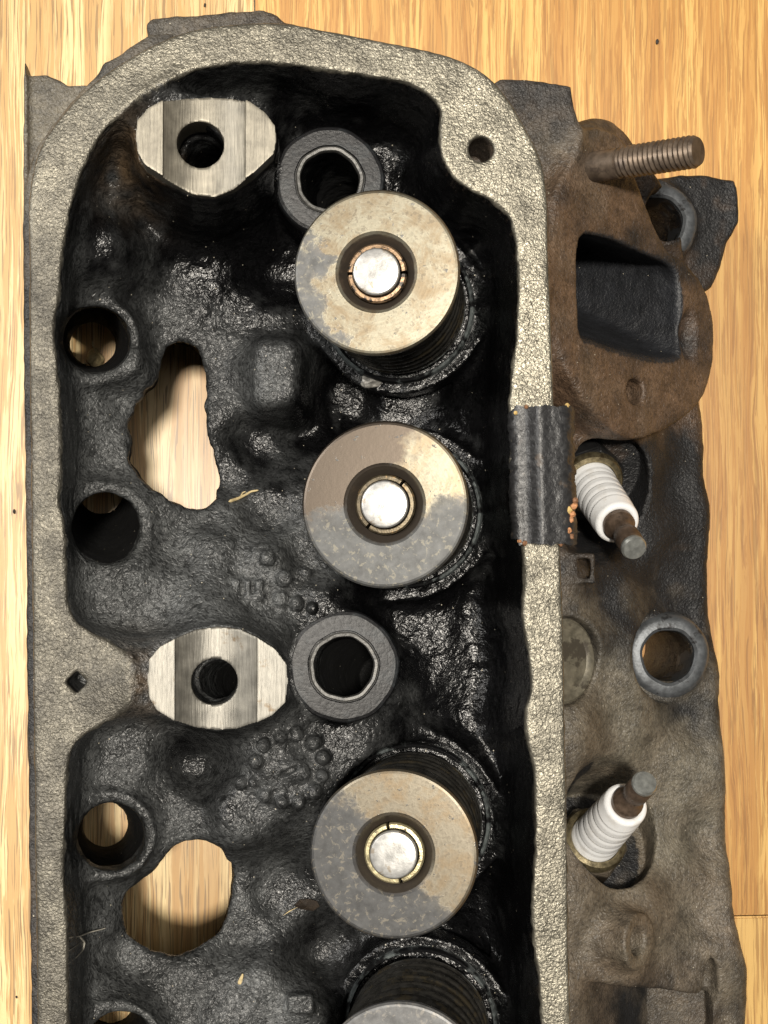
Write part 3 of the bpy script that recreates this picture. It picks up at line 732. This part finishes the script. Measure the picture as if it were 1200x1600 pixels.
# ------------------------------------------------------------------ machined pads of the casting
def local_sdf(fn, lo, hi, h):
    n = [int((b-a)/h)+2 for a, b in zip(lo, hi)]
    x = (lo[0]+h*np.arange(n[0]))[:, None, None]; y = (lo[1]+h*np.arange(n[1]))[None, :, None]; z = (lo[2]+h*np.arange(n[2]))[None, None, :]
    return surface_nets(fn(x, y, z).astype(np.float32), lo, h)
M_SAD = [mat_metal('machined_saddle', (0.205, 0.187, 0.15), 0.42, 0.5, 0.25, 0.3, 0.10, (0.12, 0.088, 0.05), 0.66, 0.12, 1, grain=(3.4, 0.14, 1)),
         mat_metal('machined_saddle_grey', (0.175, 0.165, 0.142), 0.42, 0.45, 0.25, 0.3, 0.10, (0.11, 0.08, 0.048), 0.62, 0.12, 2, grain=(3.0, 0.14, 1))]
for i, ((pl, c), (tu0, tu1, tv), (hu, hv), hr) in enumerate(zip(PEDS, [(255, 383, 222), (273, 402, 1062)], [(313, 223), (335, 1066)], [5.1, 5.0])):
    xa, xb = P(tu0, tv, ZP)[0], P(tu1, tv, ZP)[0]; xm, hw = (xa+xb)/2, (xb-xa)/2
    hc = P(hu, hv, 70)
    R = 15.0; zc = ZP-1.2+math.sqrt(R*R-hw*hw)
    def f(x, y, z):
        p2 = sd_poly(pl, x[:, :, 0]+0*y[:, :, 0], y[:, :, 0]+0*x[:, :, 0])[:, :, None]
        trough = np.maximum(np.abs(x-xm)-hw+0*y, np.minimum(np.sqrt((x-xm)**2+(z-zc)**2)-R+0*y, (ZP-1.2-z)+0*x+0*y))
        b = np.maximum(np.maximum(p2, z-ZP), 60.0-z)
        b = np.maximum(b, -trough)
        hole = np.sqrt((x-hc[0])**2+(y-hc[1])**2)-hr-np.clip(z-68.6, 0, 1)*0.0
        return np.maximum(b, -hole)
    lo = (pl[:, 0].min()-1, pl[:, 1].min()-1, 59.0); hi = (pl[:, 0].max()+1, pl[:, 1].max()+1, ZP+1)
    v, fcs = local_sdf(f, lo, hi, 0.28)
    me = np_mesh('rocker_pedestal', v, fcs); me.set_sharp_from_angle(angle=0.55)
    o = link('rocker_pedestal', me, head, M_SAD[i])
    o['label'] = ['bright machined rocker saddle near the rail corner', 'duller machined rocker saddle joined to the rail'][i]
M_BOLT = mat_metal('oily_bolt_boss', (0.014, 0.016, 0.018), 0.46, 0.1, 0.9, 0.5, 0.22, (0.006, 0.006, 0.007), 0.46, 0.2, 4)
M_RIM = mat_metal('bright_rim', (0.085, 0.083, 0.078), 0.42, 0.35, 0.8, 0.35, 0.2, (0.05, 0.05, 0.05), 0.60, 0.3, 6)
for p, zt in BOLT:
    w = lambda a, r, z: 0.10*math.sin(5*a+1)+0.06*math.sin(11*a)
    o = lathe('bolt_boss', [(13.0, -4), (12.95, -0.8), (12.6, -0.2), (11.9, 0.05), (10.0, 0.12), (8.4, 0.15), (8.2, -0.4), (8.0, -0.4), (8.0, -3)], M_BOLT, head, 72, wob=w, sharp=0.2)
    o.location = Vector(p)*MM
    r = lathe('bolt_hole_rim', [(8.1, -3), (8.05, 0.3), (7.7, 0.55), (7.1, 0.5), (6.85, 0.0), (6.85, -1.2)], M_RIM, o, 64, wob=w)
M_BLUE = mat_metal('grey_boss_ring', (0.105, 0.112, 0.12), 0.45, 0.5, 0.5, 0.35, 0.2, (0.035, 0.035, 0.037), 0.62, 0.25, 9)
for p in (EAR_B, BOSS_B):
    o = lathe('bolt_boss', [(11.2, -5), (10.7, -1.6), (9.9, -0.5), (8.9, 0.0), (7.3, 0.1), (6.6, -0.4), (6.4, -2), (6.4, -14)], M_BLUE, head, 72, wob=lambda a, r, z: 0.12*math.sin(3*a)+0.08*math.sin(7*a))
    o.location = Vector(p)*MM
M_CORE = mat_metal('core_plug_brass', (0.15, 0.135, 0.10), 0.5, 0.3, 0.5, 0.4, 0.2, (0.07, 0.06, 0.045), 0.55, 0.2, 5)
o = lathe('core_plug', [(10.1, -3.9), (10.0, -2.6), (9.4, -2.2), (8.4, -2.3), (7.6, -2.9), (0, -3.0)], M_CORE, head, 64)
o.location = Vector(CORE)*MM; o.rotation_mode = 'QUATERNION'; o.rotation_quaternion = Vector((0, 0, 1)).rotation_difference(Vector(cax))

# ------------------------------------------------------------------ valves with springs and retainers
RET = [mat_retainer('retainer_tan', (0.255, 0.234, 0.178), (0.095, 0.095, 0.093), (-0.90, -0.25, 0), -0.18, 1.9, 2),
       mat_retainer('retainer_mixed', (0.205, 0.187, 0.142), (0.075, 0.076, 0.075), (0.05, -1.0, 0), 0.42, 1.2, 5, (0.082, 0.066, 0.052), (-0.85, 0.5, 0), 0.42),
       mat_retainer('retainer_dark', (0.185, 0.163, 0.125), (0.056, 0.056, 0.056), (-0.75, -0.66, 0), 0.50, 1.5, 9),
       mat_retainer('retainer_grey', (0.27, 0.25, 0.22), (0.14, 0.14, 0.14), (0, 1, 0), 0.5, 1.0, 12)]
M_EDGE = mat_metal('retainer_rim', (0.40, 0.36, 0.26), 0.34, 0.85, 0.8, 0.4, 0.1)
M_STEM = mat_metal('valve_tip', (0.42, 0.415, 0.40), 0.34, 0.55, 0.4, 0.25, 0.10, (0.30, 0.26, 0.21), 0.60, 0.25, 3)
M_KEEP = [mat_metal('keeper_brown', (0.26, 0.17, 0.10), 0.4, 0.6, 0.8, 0.5, 0.2, (0.03, 0.025, 0.02), 0.55, 0.5, 1),
          mat_metal('keeper_dark', (0.10, 0.08, 0.05), 0.4, 0.6, 0.8, 0.5, 0.2, (0.30, 0.20, 0.10), 0.62, 0.5, 2),
          mat_metal('keeper_brass', (0.46, 0.40, 0.24), 0.36, 0.7, 0.8, 0.4, 0.2, (0.05, 0.04, 0.03), 0.64, 0.5, 3)]
M_SPRING = mat_metal('oily_spring', (0.055, 0.052, 0.046), 0.28, 0.55, 0.5, 0.5, 0.15, (0.09, 0.075, 0.05), 0.58, 0.15, 1)
M_SEAT = mat_metal('seat_ring', (0.16, 0.18, 0.18), 0.32, 0.6, 0.5, 0.5, 0.2, (0.012, 0.012, 0.013), 0.5, 0.12, 8)
def spring_mesh(r, wire, z0, z1, turns, flat=1.0):
    n = int(turns*44); m = 12; Vv = []
    for i in range(n+1):
        t = i/n; a = 2*math.pi*turns*t
        # closed, ground ends
        tz = t*turns; e = 0.9
        zc = np.interp(tz, [0, e, turns-e, turns], [z0+wire*0.45, z0+wire*0.95, z1-wire*0.95, z1-wire*0.45])
        for j in range(m):
            b = 2*math.pi*j/m
            rr = r+wire*0.5*math.cos(b); zz = zc+wire*0.5*flat*math.sin(b)
            zz = min(max(zz, z0), z1)
            Vv.append((rr*math.cos(a), rr*math.sin(a), zz))
    F_ = grid_faces(n+1, m, False, True)[:, ::-1]
    return np_mesh('spring', np.array(Vv), F_)
SP = spring_mesh(14.2, 4.3, 0.0, 43.0, 8.4); SP.materials.append(M_SPRING)
SPI = spring_mesh(10.0, 3.0, 0.0, 41.0, 9.5); SPI.materials.append(M_SPRING)
vlabels = ['valve spring whose tan retainer has one grey patch, beside the corner bolt hole',
           'valve spring under a retainer part brown, part tan, part grey, level with the gasket',
           'valve spring with tan and charcoal mottled retainer and brass-coloured keeper ring',
           'valve spring with plain grey retainer, next after the charcoal mottled one']
for i, (b, t, ax) in enumerate(VALVE):
    L = np.linalg.norm(t-b)
    q = Vector((0, 0, 1)).rotation_difference(Vector(ax))
    e = empty('valve_spring', b, q); tag(e, vlabels[i], 'valve spring', 'valve springs in a row along the head')
    so = link('spring', SP, e); so.rotation_euler.z = i*1.3; so.location.z = 0.1*MM
    si = link('inner_spring', SPI, e); si.rotation_euler.z = i*0.7; si.location.z = 0.1*MM
    lathe('spring_seat', [(18.3, -1), (18.3, 1.6), (17.9, 2.2), (17.3, 2.0), (16.9, 0.6), (16.9, -1)], M_SEAT, e, 72)
    R = 17.6; T = L
    rt = lathe('retainer', [(11.5, T-5.5), (13.2, T-2.9), (16.9, T-2.7), (R, T-2.1), (R+0.05, T-0.7), (R-0.35, T-0.12), (R-0.8, T), (12.0, T+0.02), (8.75, T), (8.1, T-0.35), (7.2, T-1.7), (6.5, T-2.6), (6.5, T-5.5)], RET[i], e, 96, sharp=0.25)
    for k in range(2):
        a0 = k*math.pi+0.06+i*0.9
        lathe('keeper', [(5.15, T-5), (5.15, T-1.25), (5.35, T-1.0), (6.0, T-1.05), (6.35, T-1.5), (6.35, T-5)], M_KEEP[min(i, 2)], e, 28, a0, a0+math.pi-0.12, cap=True)
    lathe('valve_stem', [(4.7, 1), (4.7, T-1.2), (4.98, T-1.0), (4.98, T+0.35), (4.72, T+0.72), (4.4, T+0.8), (2.5, T+0.83), (0, T+0.84)], M_STEM, e, 56, sharp=0.4)

# ------------------------------------------------------------------ spark plugs
tcer = NT('white_ceramic'); _v = tcer.coord()
M_CER = tcer.out(Base_Color=tcer.mix(tcer.ramp(tcer.noise(_v, 0.16, 5, 0.65), [(0.55, 0.0), (0.72, 0.45)]), (0.86, 0.87, 0.88), (0.48, 0.42, 0.33)), Roughness=0.24, Coat_Weight=0.6, Coat_Roughness=0.08)
M_HEX = [mat_metal('plug_shell_black', (0.035, 0.035, 0.036), 0.38, 0.6, 0.3, 0.4, 0.2, (0.09, 0.075, 0.05), 0.6, 0.12, 1),
         mat_metal('plug_shell_rusty', (0.15, 0.125, 0.095), 0.40, 0.6, 0.3, 0.5, 0.3, (0.045, 0.035, 0.025), 0.55, 0.12, 2)]
M_GOLD = mat_metal('plug_crimp_brass', (0.24, 0.20, 0.12), 0.35, 0.8, 0.6, 0.5, 0.15, (0.12, 0.09, 0.05), 0.60, 0.25, 3)
M_TERM = mat_metal('plug_terminal_brown', (0.135, 0.095, 0.068), 0.45, 0.55, 0.6, 0.4, 0.2, (0.06, 0.045, 0.035), 0.6, 0.3, 4)
M_TIP = mat_metal('plug_tip_steel', (0.34, 0.35, 0.33), 0.38, 0.7, 0.6, 0.3, 0.1)
plabels = ['spark plug with black hex shell, its white insulator leaning past the gasket piece', 'spark plug in the round open well, rusty hex shell and brown terminal']
for i, (b, t) in enumerate(PLUG):
    ax = (t-b)/np.linalg.norm(t-b); L = np.linalg.norm(t-b)
    q = Vector((0, 0, 1)).rotation_difference(Vector(ax))
    e = empty('spark_plug', b-ax*9.5, q); tag(e, plabels[i], 'spark plug', 'spark plugs screwed into the exhaust side')
    o0 = 9.5
    # hex shell
    bm = bmesh.new()
    ring = []
    for (r, z) in [(9.2, 0.4), (9.4, 1.4), (9.4, 7.2), (8.6, 8.4)]:
        ring.append([bm.verts.new((r*math.cos(k*math.pi/3+0.35+i*0.5)*MM, r*math.sin(k*math.pi/3+0.35+i*0.5)*MM, z*MM)) for k in range(6)])
    for a, c in zip(ring[:-1], ring[1:]):
        for k in range(6): bm.faces.new((a[k], a[(k+1) % 6], c[(k+1) % 6], c[k]))
    bm.faces.new(ring[-1]); bm.faces.new(ring[0][::-1])
    bmesh.ops.bevel(bm, geom=[ed for ed in bm.edges], offset=0.35*MM, segments=2, affect='EDGES')
    me = bpy.data.meshes.new('hex_shell'); bm.to_mesh(me); bm.free()
    link('hex_shell', me, e, M_HEX[i])
    lathe('shell_collar', [(8.2, 8.0), (8.1, 9.0), (7.6, 9.8), (6.6, 10.1), (6.2, 9.9), (6.2, 8.0)], M_GOLD, e, 56)
    # ribbed insulator
    pr = [(6.0, 8.5), (6.0, 11.2)]
    z = 11.2; zt = o0+L-12.5
    nr = 5; step = (zt-4.2-z)/nr
    for k in range(nr):
        rr = 5.9-0.08*k
        for fz, fr in ((0.05, 0), (0.35, -0.02), (0.62, -0.08), (0.76, -0.30), (0.88, -0.30), (0.98, -0.05)):
            pr.append((rr+fr, z+step*(k+fz)))
    pr += [(5.4, zt-4.0), (5.35, zt-1.0), (5.1, zt-0.3), (4.6, zt), (3.9, zt+0.05), (3.6, zt-0.5), (0, zt-0.5)]
    lathe('insulator', pr, M_CER, e, 64, sharp=1.2)
    zb = zt-0.3
    lathe('terminal', [(3.7, zb), (3.75, zb+1.6), (3.3, zb+2.3), (2.6, zb+3.2), (2.35, zb+4.6), (2.5, zb+5.4), (2.95, zb+6.2), (3.05, zb+8.6), (2.95, zb+11.4)], M_TERM, e, 40, wob=lambda a, r, z: 0.06*math.sin(4*a+z))
    lathe('terminal_tip', [(2.95, zb+11.4), (2.95, zb+12.1), (2.6, zb+12.75), (1.6, zb+12.85), (0, zb+12.85)], M_TIP, e, 32, sharp=0.4)

# ------------------------------------------------------------------ threaded stud in the exhaust flange
sb = on_plane(928, 261)
st = P(1091, 236, sb[2]+19.0)
sax = (st-sb)/np.linalg.norm(st-sb); SL = np.linalg.norm(st-sb)
def stud_mesh():
    nu, nv = 48, 260; Vv = []
    z0 = -6.0
    for j in range(nv+1):
        z = z0+(SL-z0)*j/nv
        for i in range(nu):
            a = 2*math.pi*i/nu
            r = 3.55
            if z > 7.0:
                ph = (z/1.27-i/nu) % 1.0
                tri = 1-abs(2*ph-1)
                r = 3.25+0.50*tri*min(1, (z-7.0)/1.5)
            if z > SL-1.2: r = min(r, 3.75-(z-(SL-1.2))*0.55)
            Vv.append((r*math.cos(a), r*math.sin(a), z))
    F_ = []
    for j in range(nv):
        for i in range(nu):
            F_.append((j*nu+i, j*nu+(i+1) % nu, (j+1)*nu+(i+1) % nu, (j+1)*nu+i))
    # end disc
    base = len(Vv); Vv += [(0.5*Vv[nv*nu+i][0], 0.5*Vv[nv*nu+i][1], SL+0.05) for i in range(nu)]
    for i in range(nu): F_.append((nv*nu+i, nv*nu+(i+1) % nu, base+(i+1) % nu, base+i))
    Vv += [(0.02*math.cos(2*math.pi*i/nu), 0.02*math.sin(2*math.pi*i/nu), SL+0.05) for i in range(nu)]
    for i in range(nu): F_.append((base+i, base+(i+1) % nu, base+nu+(i+1) % nu, base+nu+i))
    me = np_mesh('threaded_stud', np.array(Vv), np.array(F_)); me.set_sharp_from_angle(angle=0.9)
    return me
M_STUD = mat_metal('stud_brown', (0.12, 0.090, 0.066), 0.48, 0.5, 0.4, 0.4, 0.15, (0.07, 0.052, 0.04), 0.56, 0.15, 7)
o = link('threaded_stud', stud_mesh(), None, M_STUD)
o.location = Vector(sb)*MM; o.rotation_mode = 'QUATERNION'; o.rotation_quaternion = Vector((0, 0, 1)).rotation_difference(Vector(sax))
tag(o, 'brown threaded steel stud standing out of the exhaust flange', 'stud')

# ------------------------------------------------------------------ black gasket remnant on the rail
def mat_rubber():
    t = NT('black_gasket'); v = t.coord()
    n1 = t.noise(v, 0.9, 4, 0.65, 0.5); n2 = t.noise(v, 0.25, 3, 0.6)
    c = t.mix(t.ramp(n1, [(0.3, 0.0), (0.75, 1.0)]), (0.012, 0.012, 0.013), (0.042, 0.042, 0.043))
    c = t.mix(t.ramp(n2, [(0.62, 0.0), (0.72, 0.6)]), c, (0.10, 0.075, 0.055))
    return t.out(Base_Color=c, Roughness=0.36, Normal=t.bump(n1, 0.7, 0.3))
prof_u = [(795, 68.6), (797, 70.2), (801, 70.9), (806, 71.2), (811, 71.3), (816, 71.2), (821, 71.1), (826, 71.5), (831, 72.4), (836, 73.3), (841, 73.8), (846, 73.8), (851, 73.4), (856, 73.1), (861, 73.0), (866, 72.9), (871, 72.8), (876, 72.7), (881, 72.5), (886, 72.2), (891, 71.6), (895, 70.5), (897, 68.6)]
nu_, nv_ = 61, 120
us = np.linspace(0, 1, nu_)
pu = np.interp(us, np.linspace(0, 1, len(prof_u)), [p[0] for p in prof_u]); pz = np.interp(us, np.linspace(0, 1, len(prof_u)), [p[1] for p in prof_u])
pz = np.convolve(np.pad(pz, 4, 'edge'), np.ones(9)/9, 'valid')
pz = np.convolve(np.pad(pz, 2, 'edge'), np.ones(5)/5, 'valid')
rg = np.random.default_rng(3)
jt = np.convolve(rg.normal(0, 1, nu_+8), np.ones(5)/5, 'same')[4:-4]*3.0; jb = np.convolve(rg.normal(0, 1, nu_+8), np.ones(5)/5, 'same')[4:-4]*2.5
ew = [np.convolve(rg.normal(0, 1, nv_+12), np.ones(7)/7, 'same')[6:-6]*3.0 for _ in range(2)]
Vv = []
for side in (0, 1):
    for i in range(nu_):
        top = 634+jt[i]+(14 if us[i] < 0.14 else 0)*(1-us[i]/0.14)+(10*((us[i]-0.85)/0.15)**2 if us[i] > 0.85 else 0)
        bot = 850+jb[i]+(-8 if us[i] < 0.12 else 0)
        for j in range(nv_):
            tv = j/(nv_-1)
            v_ = top+(bot-top)*tv
            lean = (v_-640)*0.022
            e_ = ew[0 if us[i] < 0.5 else 1][j]*(1 if (us[i] < 0.12 or us[i] > 0.88) else 0.15)
            p = P(pu[i]+lean+e_, v_, pz[i])
            z_ = pz[i]-(1.5 if side else 0)
            if side and 0.08 < us[i] < 0.92: z_ = 70.12
            Vv.append((p[0], p[1], z_))
g0 = grid_faces(nu_, nv_); nn = nu_*nv_
Fg = [tuple(f) for f in g0[:, ::-1]]+[tuple(f+nn) for f in g0]
def wallq(a, b): Fg.append((a, b, b+nn, a+nn))
for i in range(nu_-1): wallq(i*nv_, (i+1)*nv_); wallq((i+1)*nv_+nv_-1, i*nv_+nv_-1)
for j in range(nv_-1): wallq(j+1, j); wallq((nu_-1)*nv_+j, (nu_-1)*nv_+j+1)
Vv = np.array(Vv); top_m = np.arange(len(Vv)) < nn
Vv[:, 2] += np.where(top_m, vnoise(Vv, 1.3)*0.07+vnoise(Vv, 4.0)*0.12, 0)
me = np_mesh('gasket', Vv, np.array(Fg))
bm = bmesh.new(); bm.from_mesh(me); bmesh.ops.recalc_face_normals(bm, faces=bm.faces); bm.to_mesh(me); bm.free()
me.shade_smooth(); me.set_sharp_from_angle(angle=1.0)
gas = empty('gasket_remnant', (0, 0, 0)); tag(gas, 'torn black gasket strip stuck over the right-hand rail', 'gasket')
link('strip', me, gas, mat_rubber())
M_CORK = [mat_simple('cork_orange', (0.42, 0.20, 0.09), 0.7, 0, 0.2, 0.8, 0.4), mat_simple('cork_yellow', (0.55, 0.38, 0.14), 0.7, 0, 0.2, 0.8, 0.4), mat_simple('cork_brown', (0.20, 0.10, 0.05), 0.7, 0, 0.2, 0.8, 0.4)]
def lump(r, seed, sub_=2, squash=(1, 1, 1)):
    bm = bmesh.new(); bmesh.ops.create_icosphere(bm, subdivisions=sub_, radius=1)
    co = np.array([v.co[:] for v in bm.verts]); n = vnoise(co+seed*5.3, 0.7)*0.35+vnoise(co+seed*3.1, 0.35)*0.15
    for v, k in zip(bm.verts, n): v.co = Vector((v.co.x*squash[0], v.co.y*squash[1], v.co.z*squash[2]))*(1+float(k))*r*MM
    me = bpy.data.meshes.new('lump'); bm.to_mesh(me); bm.free(); return me
for k, (u, v, r, m) in enumerate([(889, 797, 0.9, 1), (894, 803, 0.7, 0), (884, 806, 0.6, 2), (897, 790, 0.8, 0), (892, 812, 0.7, 0), (888, 830, 0.75, 0), (880, 836, 0.6, 2), (893, 838, 0.6, 2), (884, 846, 0.6, 0), (876, 850, 0.5, 2), (820, 848, 0.7, 2), (812, 845, 0.5, 0), (899, 782, 0.6, 2), (886, 633, 0.55, 1), (823, 636, 0.5, 2), (806, 645, 0.45, 1)]):
    z = 71.6 if v < 840 else 70.9
    o = link('cork_granule', lump(r, k), gas, M_CORK[m]); o.location = Vector(P(u, v, z))*MM; o.rotation_euler = (k, k*2, k*3)

# ------------------------------------------------------------------ dry litter in the chamber
from mathutils.bvhtree import BVHTree
dg = BVHTree.FromPolygons([tuple(v*MM) for v in V], [tuple(int(q) for q in f) for f in F[r_ch | r_rail]])
def drop(u, v, lift=0.3):
    d = ray(u, v); h = dg.ray_cast(Vector((0, 0, CAMH*MM)), Vector(d).normalized())
    return np.array(h[0])/MM+np.array([0, 0, lift]) if h[0] is not None else P(u, v, ZF+0.5)
def tube(name, pts, r, mat, parent=None, taper=0.5, m=7):
    pts = np.array(pts); n = len(pts); Vv = []
    tang = np.gradient(pts, axis=0)
    for i in range(n):
        t = tang[i]/np.linalg.norm(tang[i]); a = np.cross(t, (0.3, 0.2, 1)); a /= np.linalg.norm(a); b = np.cross(t, a)
        rr = r*(1-(1-taper)*i/(n-1))*(0.15 if i in (0, n-1) else 1)
        for j in range(m):
            w = 2*math.pi*j/m; Vv.append(pts[i]+rr*(math.cos(w)*a+math.sin(w)*b))
    return link(name, np_mesh(name, np.array(Vv), grid_faces(n, m, False, True)), parent, mat)
def poly_pts(px, lift=0.35, n=5):
    q = np.array([drop(u, v, lift) for u, v in px]); out = []
    for a, b in zip(q[:-1], q[1:]):
        for k in range(n): out.append(a+(b-a)*k/n)
    out.append(q[-1]); out = np.array(out)
    out[1:-1] = (out[:-2]+2*out[1:-1]+out[2:])/4
    return out
M_STRAW = mat_simple('dry_straw', (0.48, 0.38, 0.20), 0.7, 0, 0.1, 1.0, 0.3)
M_FIB = mat_simple('pale_fibre', (0.36, 0.34, 0.29), 0.7, 0, 0.05, 1.0, 0.3)
M_LEAF = mat_simple('dead_leaf', (0.05, 0.036, 0.025), 0.7, 0, 0.2, 0.6, 0.4)
s1 = tube('straw', poly_pts([(357, 784), (372, 779), (384, 773), (392, 768), (404, 766)]), 0.42, M_STRAW)
tag(s1, 'short yellow straw bit beside the angular floor opening', 'straw')
tube('twig', poly_pts([(376, 777), (379, 770), (384, 768)], 0.5), 0.25, M_STRAW, s1); 
f1 = tube('fibre', poly_pts([(108, 1463), (125, 1461), (140, 1455), (160, 1450), (166, 1448)], 1.2), 0.22, M_FIB)
tag(f1, 'tangled pale fibre clinging to the left-hand rail edge', 'fibre')
tube('strand', poly_pts([(125, 1462), (133, 1470), (131, 1482), (122, 1492), (106, 1505)], 1.0), 0.28, M_FIB, f1)
tube('strand', poly_pts([(108, 1484), (120, 1476), (127, 1470)], 1.0), 0.15, M_FIB, f1)
fl1 = link('flake', lump(1.0, 4, 2, (0.45, 1.6, 0.2)), None, M_STRAW); fl1.location = Vector(drop(376, 1531, 0.2))*MM; fl1.rotation_euler.z = -0.3
tag(fl1, 'tiny pale seed husk lying below the rounded floor opening', 'flake')
# leaf by the third valve
lf = bmesh.new(); pts = [(-2.6, 0.2), (-1.4, 1.4), (0.6, 1.7), (2.4, 0.9), (3.0, -0.4), (1.6, -1.6), (-0.6, -1.3), (-1.8, -0.8)]
vs = [lf.verts.new((x*MM*1.1, y*MM*0.9, (0.35*math.sin(x*1.7)+0.3*math.cos(y*2))*MM)) for x, y in pts]; cvt = lf.verts.new((0, 0, 0.7*MM))
for k in range(8): lf.faces.new((vs[k], vs[(k+1) % 8], cvt))
ret = bmesh.ops.solidify(lf, geom=list(lf.faces), thickness=0.15*MM)
me = bpy.data.meshes.new('dead_leaf'); lf.to_mesh(me); lf.free()
o = link('dead_leaf', me, None, M_LEAF); o.location = Vector(drop(478, 1413, 1.0))*MM
tag(o, 'small curled brown leaf against the charcoal mottled valve spring', 'leaf')
tube('leaf_stalk', np.array([(-5.5, -2.2, 0.6), (-4, -1.2, 0.7), (-2, -0.2, 0.9)]), 0.2, M_STRAW, o)
# chaff on the floor inside the first push rod hole
o = link('chaff', lump(2.6, 9, 3, (0.8, 1.0, 0.7)), None, M_STRAW); o.location = Vector(P(150, 560, ZF+1.9))*MM
tag(o, 'pale chaff lump on the floor seen through a push rod hole', 'chaff')
tube('stalk', np.array([(0.0, 1.5, 1.0), (-0.6, 3.4, 2.4), (-0.8, 4.6, 2.8)]), 0.45, M_STRAW, o)
tube('stalk', np.array([(-1.5, -1, 0.2), (-3.4, -1.6, -0.4), (-4.2, -1.4, -0.6)]), 0.35, M_STRAW, o)
# torn seal lip hanging off the first spring
p = drop(584, 592, 0.0); M_SEAL = mat_simple('torn_seal', (0.22, 0.21, 0.19), 0.4, 0.2, 0.2, 0.8, 0.5)
sl = link('seal_scrap', lump(1.7, 12, 3, (1.5, 0.9, 0.5)), None, M_SEAL); sl.location = Vector(P(582, 596, p[2]+1.2))*MM
tag(sl, 'torn grey seal scrap on the chamber floor below the tan retainer', 'seal scrap')
# crumbs on the floor boards
M_CRUMB = mat_simple('dark_crumb', (0.03, 0.022, 0.016), 0.7)
for k, (u, v, r, lab) in enumerate([(1027, 65, 0.75, 'dark crumb on the golden boards above the stud'), (320, 8, 0.5, 'dark crumb on the boards just beyond the casting lug'), (22, 800, 0.6, 'dark crumb on the pale board beside the left wall'), (26, 1558, 0.4, 'tiny dark crumb on the pale board beside the lower left wall')]):
    o = link('crumb', lump(r, 20+k, 1, (0.8, 1.2, 0.6)), None, M_CRUMB); o.location = Vector(P(u, v, ZF+r*0.5))*MM; tag(o, lab, 'crumb', 'crumbs on the floor boards')
